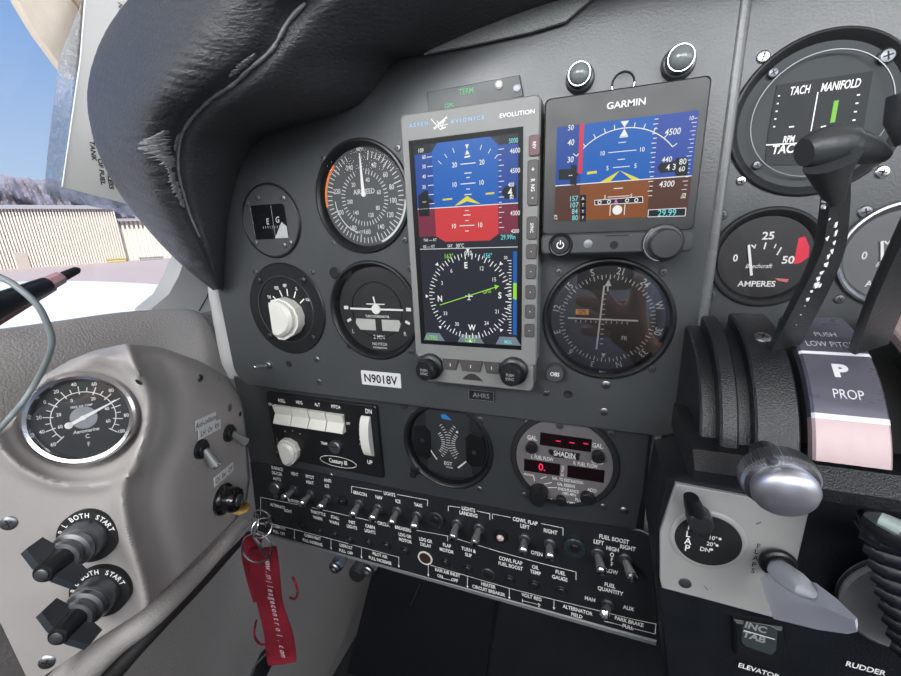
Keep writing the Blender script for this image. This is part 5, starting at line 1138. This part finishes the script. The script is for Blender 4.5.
b = MB(); drum(b, 243, 270, 81, 8, 72, inner=76); b.build('plate', PLACARD2, p2_)

# levers
def lever_path(px): return [Vector(W(a_, c_, y_)) for a_, c_, y_ in px]
def flat_lever(b, path, wv, thick):
    P_ = smooth_path(path, 6); n = len(P_); rows_ = []
    for i, p in enumerate(P_):
        d = (P_[min(i+1, n-1)]-P_[max(i-1, 0)]).normalized(); s_ = d.cross(Vector((0, -1, .2))).normalized(); u_ = s_.cross(d)
        w_ = wv[0]+(wv[1]-wv[0])*i/(n-1)
        rows_.append([b._v(mm(p+s_*a_*w_*.001+u_*c_*thick*.001)) for a_, c_ in ((-1, -.5), (-.9, -1), (.9, -1), (1, -.5), (1, .5), (.9, 1), (-.9, 1), (-1, .5))])
    for A0, B0 in zip(rows_, rows_[1:]):
        for j in range(8): k = (j+1) % 8; b._f([A0[j], A0[k], B0[k], B0[j]])
    b._f(rows_[0][::-1]); b._f(rows_[-1]); return P_
lv = thing('throttle_lever', 'tall black lever with T grip and white worn chips along its shaft', 'lever', WORLD)
b = MB(); PA = [(784, 345, -.045), (809, 296, -.075), (827, 254, -.095), (833, 220, -.108), (836, 186, -.118)]
path = flat_lever(b, lever_path(PA), (6.6, 3.0), 2.0); b.build('shaft', LEVER, lv)
b = MB(); G1 = W(803, 157, -.121); G2 = W(886, 156, -.114); ax = (G2-G1)
pr3 = []; n = 18
for i in range(n+1):
    t_ = i/n; r_ = 6.3*(1-.32*abs(2*t_-1)**3) if 0 < i < n else 4; pr3.append((G1.lerp(G2, t_)+Vector((0, 0, .0025*math.sin(t_*PI)+(.0012 if t_ < .5 else 0))), r_))
b.tube([mm(p) for p, r_ in pr3], [r_*(1.05-.55*(i/18)**1.5) for i, (p, r_) in enumerate(pr3)], 18, flat=1.0); b.build('t_grip', LEVER, lv)
b = MB(); b.tube([mm(W(832, 160, -.122)), mm(W(832, 176, -.120)), mm(W(836, 200, -.115))], [8.6, 6.0, 3.1], 16, flat=.75); b.build('grip_neck', LEVER, lv)
b = MB(); rnd = random.Random(5)
CH = [(826, 200, 1.2), (825, 206, 1), (830, 216, 1.1), (836, 224, 1.2), (827, 233, 2.6), (836, 232, 1.2), (832, 250, 1.4), (829, 254, 1.6), (826, 262, 1.8), (822, 270, 1.8), (819, 275, 2.2), (817, 281, 2.4), (812, 289, 1.4), (808, 297, 1.6), (805, 304, 1.4), (801, 312, 1.5), (797, 322, 1.3), (834, 242, 1.1), (820, 284, 1.6), (814, 284, 1.2)]
for px, py, r_ in CH:
    i = min(range(len(PA)), key=lambda k: abs(PA[k][1]-py)); yv = lerp_tab(sorted((c_, y_) for a_, c_, y_ in PA), py)
    f = FP(px, py, yv-.0034); c0 = f.o; V = [b._v(mm(c0+Vector((r_*.0006*math.cos(a_)*(.55+.4*rnd.random())*.8, -.0002, r_*.0012*math.sin(a_)*(.6+.6*rnd.random()))))) for a_ in [2*PI*k/7 for k in range(7)]]
    W_ = [b._v(v.co*1000+Vector((0, 2.0, 0))) for v in V]; b._f(V)
    for k in range(7): b._f([V[k], V[(k+1) % 7], W_[(k+1) % 7], W_[k]])
b.build('paint_chips', mat('chip_white', (214, 216, 214), .5, var=.1), lv)
l2 = thing('propeller_lever', 'black lever leaning in from the right edge beside the PROP placard', 'lever', WORLD)
b = MB(); flat_lever(b, lever_path([(868, 346, -.055), (888, 295, -.08), (914, 240, -.10), (944, 180, -.115)]), (7, 5.6), 2.2); b.build('shaft', LEVER, l2)
b = MB(); b.tube([mm(W(938, 182, -.118)), mm(W(955, 120, -.122)), mm(W(975, 60, -.12))], [7, 9, 7], 16); b.build('grip', LEVER, l2)
b = MB(); b.tube([mm(W(912, 95, -.1)), mm(W(905, 118, -.1)), mm(W(912, 140, -.1))], [6, 5, 4], 14)
tag(b.build('round_control_grip', LEVER), 'black grip edge peeking in at the right frame edge beside the tachometer', 'grip')

# friction knob
f = FP(774, 471, -.107)
t = thing('friction_knob', 'polished domed metal friction knob with a knurled rim', 'knob', Fr(f.o, (0, -.98, -.15)))
MB().lathe([(5, -14), (5, -2), (13, 0), (13.5, 1), (13.5, 6.5), (12.6, 8), (10, 8.6)], n=150, knurl=.45).build('knurled_rim', STEEL, t, sharp=20)
MB().lathe([(10.6, 8), (11.2, 11), (10.9, 13), (9.6, 15), (6.8, 16.4), (3.5, 17.1), (0, 17.3)], n=48).build('polished_dome', mat('polished_metal', (190, 190, 200), .42, .9, var=.12, scale=160, rvar=.1), t)
MB().lathe([(1.9, 8), (1.9, 10.4), (0, 11)], -5.5, 11.5, 16).build('set_screw', STEEL, t)

# pedestal and flap plate
pd = thing('control_pedestal', 'black control pedestal below the throttle quadrant', 'pedestal', Fr((0, -.058, 0)))
L = Fr((0, -.058, 0)).l
MB().prism([L(664, 478), L(652, 545), L(660, 605), L(676, 760), (420, -420), (420, -68), (200, -68)], -45, 0, 2).build('pedestal_body', mat('pedestal_black', (14, 18, 24), .45, var=.15, bump=.3, bscale=600), pd)
f = Fr((0, -.061, 0)); L = f.l
fp = thing('flap_switch_plate', 'brushed light grey metal plate around the flap switch', 'plate', f)
MB().prism([L(a_, c_) for a_, c_ in ((676, 484), (660, 532), (660, 580), (662, 588), (700, 598), (778, 619), (797, 564), (810, 509))], -2.6, 0, .5).build('plate', ALU, fp)
b = MB(); 
for s_, px, py in (('F', 758.5, 546), ('L', 756.5, 551.5), ('A', 755.5, 558), ('P', 754, 564.5), ('S', 753, 570.5)): b.text(s_, *L(px, py), 3.2, .1, bold=.02)
b.bar(L(756, 524), L(761, 522), .5, .1); b.bar(L(704, 586), L(708, 590), .4, .1)
b.build('lettering', INK, fp)
x, y_ = L(685, 583); MB().lathe([(3.6, -.5), (3.4, .6), (2.4, 1), (0, .9)], x, y_, 20).build('fastener', DKST, fp)
cx_, cy2 = L(707, 539.5)
t = thing('flap_position_switch', 'black round flap switch with a lever knob on the metal plate', 'switch', Fr(f.m @ Vector((cx_*.001, cy2*.001, 0))))
MB().lathe([(19.5, -1), (19.5, .6), (18, 1.2), (16.8, 1.0), (16.6, .6)], n=56).build('collar_ring', ALU, t)
MB().cyl(0, 0, 16.7, -1, 1.3, 48).build('dial_plate', MATTE, t)
b = MB(); o_ = lambda a_, c_, h_=1.4: tuple(v-w_ for v, w_ in zip(L(a_, c_, h_), (cx_, cy2)))
for s_, px, py, cap in (('F', 690, 527, 4), ('L', 688.5, 534, 4.2), ('A', 688, 541, 4.4), ('P', 687.5, 548, 4.4), ('UP', 718, 533, 0.01), ('10°', 713.5, 538, 2.6), ('20°', 711, 544, 2.6), ('DN', 705, 549.5, 2.8)): b.text(s_, *o_(px, py), cap, 1.45, bold=.02)
for px, py in ((720, 539), (717, 545.5), (711.5, 549.5)): x, y_ = o_(px, py); b.cyl(x, y_, .8, 1.3, 1.5, 12)
b.build('lettering', WHITE, t)
b = MB(); p0 = (*o_(701, 530, 3), 3); p1 = (*o_(699, 522, 8), 8); p2 = (*o_(693, 504, 12), 12); p3 = (*o_(691, 497, 13), 13)
b.tube([p0, p1, p2, p3], [5, 6.2, 5.0, 4.0], 16, flat=.8); b.build('lever_arm', BLACK, t)
b = MB(); x, y_ = o_(700, 521, 12); b.lathe([(6.2, 6), (6.2, 14), (5.4, 15), (0, 15.2)], x, y_, 28); b.build('round_knob', mat('knob_cap', (34, 36, 38), .4), t)
# flap shaped handle
f2 = Fr((0, -.075, 0)); hf_ = thing('flap_lever', 'white wing flap shaped lever sticking out beside the FLAPS lettering', 'lever', WORLD)
b = MB(); base = [(764, 575), (779, 617), (826, 628), (857, 632), (858, 624), (838, 601), (818, 585), (800, 582), (782, 578)]
yy = [-.07, -.085, -.11, -.125, -.125, -.115, -.1, -.088, -.075]
lo = [b._v(mm(W(a_, c_, y_))) for (a_, c_), y_ in zip(base, yy)]
midp = [b._v(mm(W(a_, c_, y_))) for (a_, c_), y_ in zip([(765, 573), (779, 600), (826, 611), (855, 621), (857, 618), (836, 598), (816, 583), (800, 579), (782, 574)], [v-.003 for v in yy])]
n_ = len(base)
bk = [b._v(mm(W(a_, c_, y_)+Vector((0, .004, -.006)))) for (a_, c_), y_ in zip(base, yy)]
for R0, R1 in ((bk, lo), (lo, midp)):
    for i in range(n_): j = (i+1) % n_; b._f([R0[i], R0[j], R1[j], R1[i]])
cen = b._v(mm(W(812, 602, -.106)))
for i in range(n_): b._f([midp[i], midp[(i+1) % n_], cen])
HW = mat('handle_white', (196, 198, 206), .4, var=.06, scale=40)
b.build('flap_blade', HW, hf_, sharp=40)
b = MB(); b.tube([mm(W(a_, c_, y_)) for a_, c_, y_ in ((777, 568, -.066), (784, 574, -.082), (794, 581, -.094), (805, 589, -.104), (814, 595, -.108))], [5.2, 5.8, 5.5, 4.2, 1.8], 18, flat=.75); b.build('flap_fairing', HW, hf_)
f3 = FP(777, 562, -.064); b = MB(); b.torus(0, 0, 1, 6.4, 2.4, 30, 10); o = b.build('rubber_grommet', BLACK, hf_, matrix=f3.m); o.matrix_parent_inverse = hf_.matrix_world.inverted()

# trim indicator, lettering and wheel
f = Fr((0, -.060, 0)); L = f.l
tr = thing('trim_indicator', 'small elevator trim indicator window below the metal flap plate', 'indicator', f)
MB().prism([L(a_, c_) for a_, c_ in ((733, 618), (782, 626), (786, 652), (788, 666), (734, 652))], -2, 2.0, 1.5).build('housing', BLACK, tr)
MB().prism([L(a_, c_, 2) for a_, c_ in ((746, 621), (770, 625), (778, 629), (776, 651), (771, 655), (745, 646), (741, 641), (742, 626))], 1.8, 2.4, .3).build('window', mat('window_grey', (54, 60, 62), .2), tr)
b = MB(); b.text('INC', *L(756, 627.5, 2.6), 4.4, 2.6, bold=.05, xs=1.0, rot=-4); b.text('TAB', *L(754, 637, 2.6), 4.4, 2.6, bold=.05, xs=1.0, rot=-4); b.build('lettering', mat('faded_white', (132, 134, 130), .5), tr)
b = MB(); b.bar(L(744, 630.5, 2.7), L(775, 639.5, 2.7), .6, 2.7); b.build('pointer_line', WHITE, tr)
b = MB(); x, y_ = L(760, 674, 2.4); b.text('ELEVATOR', x, y_, 3.6, 2.6, bold=.03, rot=-2); x, y_ = L(868, 672, 2.4); b.text('RUDDER', x, y_, 3.6, 2.6, bold=.03)
b.build('legends', WHITE, pd)
f = Fr((W(908, 606, -.066)).to_tuple()); fw = thing('trim_handwheel', 'grey scuffed trim wheel disc at the lower right corner', 'wheel', f)
rr = (f.l(840, 600)[0]); rr = abs(rr)
MB().lathe([(rr+1.5, -3), (rr+1.5, 1), (rr, 2), (rr-1, 1.5), (0, 1.5)], n=72).build('disc', mat('disc_grey', (112, 112, 114), .5, var=.2, scale=60, worn=((66, 66, 68), 60, .66)), fw)
MB().torus(0, 0, -1, rr+1.4, 1.0, 64, 8).build('rim', BLACK, fw)
b = MB()
for k in range(9):
    a_ = k/8; p = W(872+30*a_, 534+k*14, -.088); b.tube([mm(p+Vector((-.004, .0, 0))), mm(p+Vector((.0, -.003, .0))), mm(p+Vector((.02, -.006, .0))), mm(p+Vector((.05, -.004, 0)))], [2.6, 4.8, 6.0, 6], 14)
bt = b.build('ribbed_grip', mat('grip_gloss', (14, 18, 26), .38)); tag(bt, 'glossy black ribbed rubber grip in front of the grey trim wheel', 'grip')
b = MB(); b.tube([mm(W(a_, c_, y_)) for a_, c_, y_ in ((862, 513, -.09), (872, 521, -.096), (886, 530, -.1), (900, 536, -.1))], [2, 5, 6, 6], 14); b.tube([mm(W(a_, c_, y_)) for a_, c_, y_ in ((856, 519, -.085), (868, 532, -.09), (880, 548, -.09))], [1.2, 2.4, 3], 10)
sl_ = b.build('grip_sleeve', BLACK, None); tag(sl_, 'black sleeve end above the ribbed grip at the right edge', 'sleeve')
b = MB(); b.tube([mm(W(a_, c_, y_)) for a_, c_, y_ in ((866, 514, -.1), (880, 519, -.106), (897, 527, -.106))], [1.2, 3, 3.4], 10, flat=.6); b.build('worn_metal_patch', mat('worn_green_metal', (124, 136, 132), .5, .5, var=.4, scale=300), sl_)
b = MB(); p = [mm(W(a_, c_, -.085)) for a_, c_ in ((874, 485), (878, 492), (884, 498), (889, 507))]; b.tube(p, .5, 6); tag(b.build('loose_wire', STEEL), 'short loose wire end on the black ledge above the ribbed grip', 'wire')

# ------------------------------------------------------------------ the pilot holding the camera phone (mirrored in the gauge glass)
SKIN = mat('skin', (190, 138, 118), .5, var=.1, scale=60)
SHIRT = mat('shirt_pale_blue', (196, 210, 232), .8, var=.12, scale=40, bump=.5, bscale=60)
def skinned(name, m, verts, edges, parent, sub=2):
    me = bpy.data.meshes.new(name); me.from_pydata([v[:3] for v in verts], edges, []); o = bpy.data.objects.new(name, me); COL.objects.link(o)
    md = o.modifiers.new('skin', 'SKIN'); sb = o.modifiers.new('sub', 'SUBSURF'); sb.levels = sub; sb.render_levels = sub
    if not me.skin_vertices: 
        with bpy.context.temp_override(object=o, active_object=o): bpy.ops.mesh.customdata_skin_add()
    for sv, v in zip(me.skin_vertices[0].data, verts): sv.radius = (v[3], v[3]); sv.use_root = False
    me.skin_vertices[0].data[0].use_root = True
    md.use_smooth_shade = True; me.materials.append(m); o.parent = parent; return o
pn = bpy.data.objects.new('person', None); COL.objects.link(pn); tag(pn, 'person in a pale blue shirt holding a phone, mirrored in the course indicator glass', 'person')
V = [(.10, -.86, -.42, .13), (.10, -.85, -.25, .125), (.10, -.82, -.06, .13), (.10, -.80, .05, .07), (.10, -.79, .10, .05), (.10, -.77, .18, .075), (.10, -.76, .25, .07)]
Ed = [(0, 1), (1, 2), (2, 3), (3, 4), (4, 5), (5, 6)]
def chain(root, pts):
    k = root
    for p in pts: V.append(p); Ed.append((k, len(V)-1)); k = len(V)-1
    return k
# right arm up to the phone hand, left arm down on the lap
wr = chain(2, [(0.28, -0.8, -0.05, 0.055), (0.33, -0.72, -0.24, 0.045), (0.25, -0.52, -0.24, 0.038), (0.175, -0.37, -0.132, 0.026), (0.15, -0.335, -0.087, 0.03)])
chain(wr, [(0.126, -0.318, -0.057, 0.013), (0.11, -0.306, -0.034, 0.0095), (0.096, -0.3, -0.026, 0.0085), (0.084, -0.302, -0.024, 0.007)])
chain(wr, [(0.128, -0.322, -0.07, 0.012), (0.106, -0.308, -0.056, 0.0095), (0.088, -0.3, -0.05, 0.0085), (0.076, -0.302, -0.048, 0.007)])
chain(wr, [(0.126, -0.326, -0.086, 0.012), (0.104, -0.31, -0.078, 0.0095), (0.088, -0.302, -0.074, 0.0085), (0.078, -0.304, -0.072, 0.007)])
chain(wr, [(0.126, -0.33, -0.1, 0.011), (0.108, -0.314, -0.098, 0.0085), (0.094, -0.306, -0.096, 0.0075), (0.086, -0.308, -0.094, 0.006)])
chain(wr, [(0.16, -0.322, -0.062, 0.013), (0.16, -0.312, -0.034, 0.0105), (0.154, -0.305, -0.014, 0.009)])
chain(2, [(-.08, -.80, -.05, .055), (-.14, -.76, -.28, .045), (-.06, -.60, -.42, .032), (-.02, -.54, -.44, .03)])
for sx_ in (.20, .0): chain(0, [(sx_, -.80, -.50, .09), (sx_, -.46, -.50, .07), (sx_, -.42, -.70, .05)])
skinned('body', SKIN, V, Ed, pn)
SV = [(.10, -.86, -.40, .145), (.10, -.85, -.22, .145), (.10, -.82, -.06, .15), (.10, -.80, .03, .09), (.28, -.80, -.05, .075), (.33, -.72, -.24, .064), (.26, -.54, -.24, .055), (.215, -.45, -.20, .048), (-.08, -.80, -.05, .075), (-.14, -.76, -.28, .062), (-.09, -.66, -.37, .05)]
skinned('shirt', SHIRT, SV, [(0, 1), (1, 2), (2, 3), (2, 4), (4, 5), (5, 6), (6, 7), (2, 8), (8, 9), (9, 10)], pn)
skinned('trousers', mat('dark_trousers', (50, 52, 62), .8), [(.10, -.86, -.44, .14), (.20, -.80, -.50, .105), (.20, -.46, -.50, .085), (.20, -.42, -.68, .065), (.0, -.80, -.50, .105), (.0, -.46, -.50, .085), (.0, -.42, -.68, .065)], [(0, 1), (1, 2), (2, 3), (0, 4), (4, 5), (5, 6)], pn)
b = MB(); b.tube([(100, -775, 190), (100, -785, 250), (100, -780, 285)], [82, 80, 50], 20); b.build('hair', mat('hair_brown', (60, 46, 38), .8), pn)
ph = Fr((.115, -.2915, .04), (0, -1, 0))
t = thing('phone', 'black phone held up behind the camera position', 'phone', ph)
MB().box(-36, 36, -72, 72, 0, 8, 9, 1.5).build('phone_body', BLACK, t)
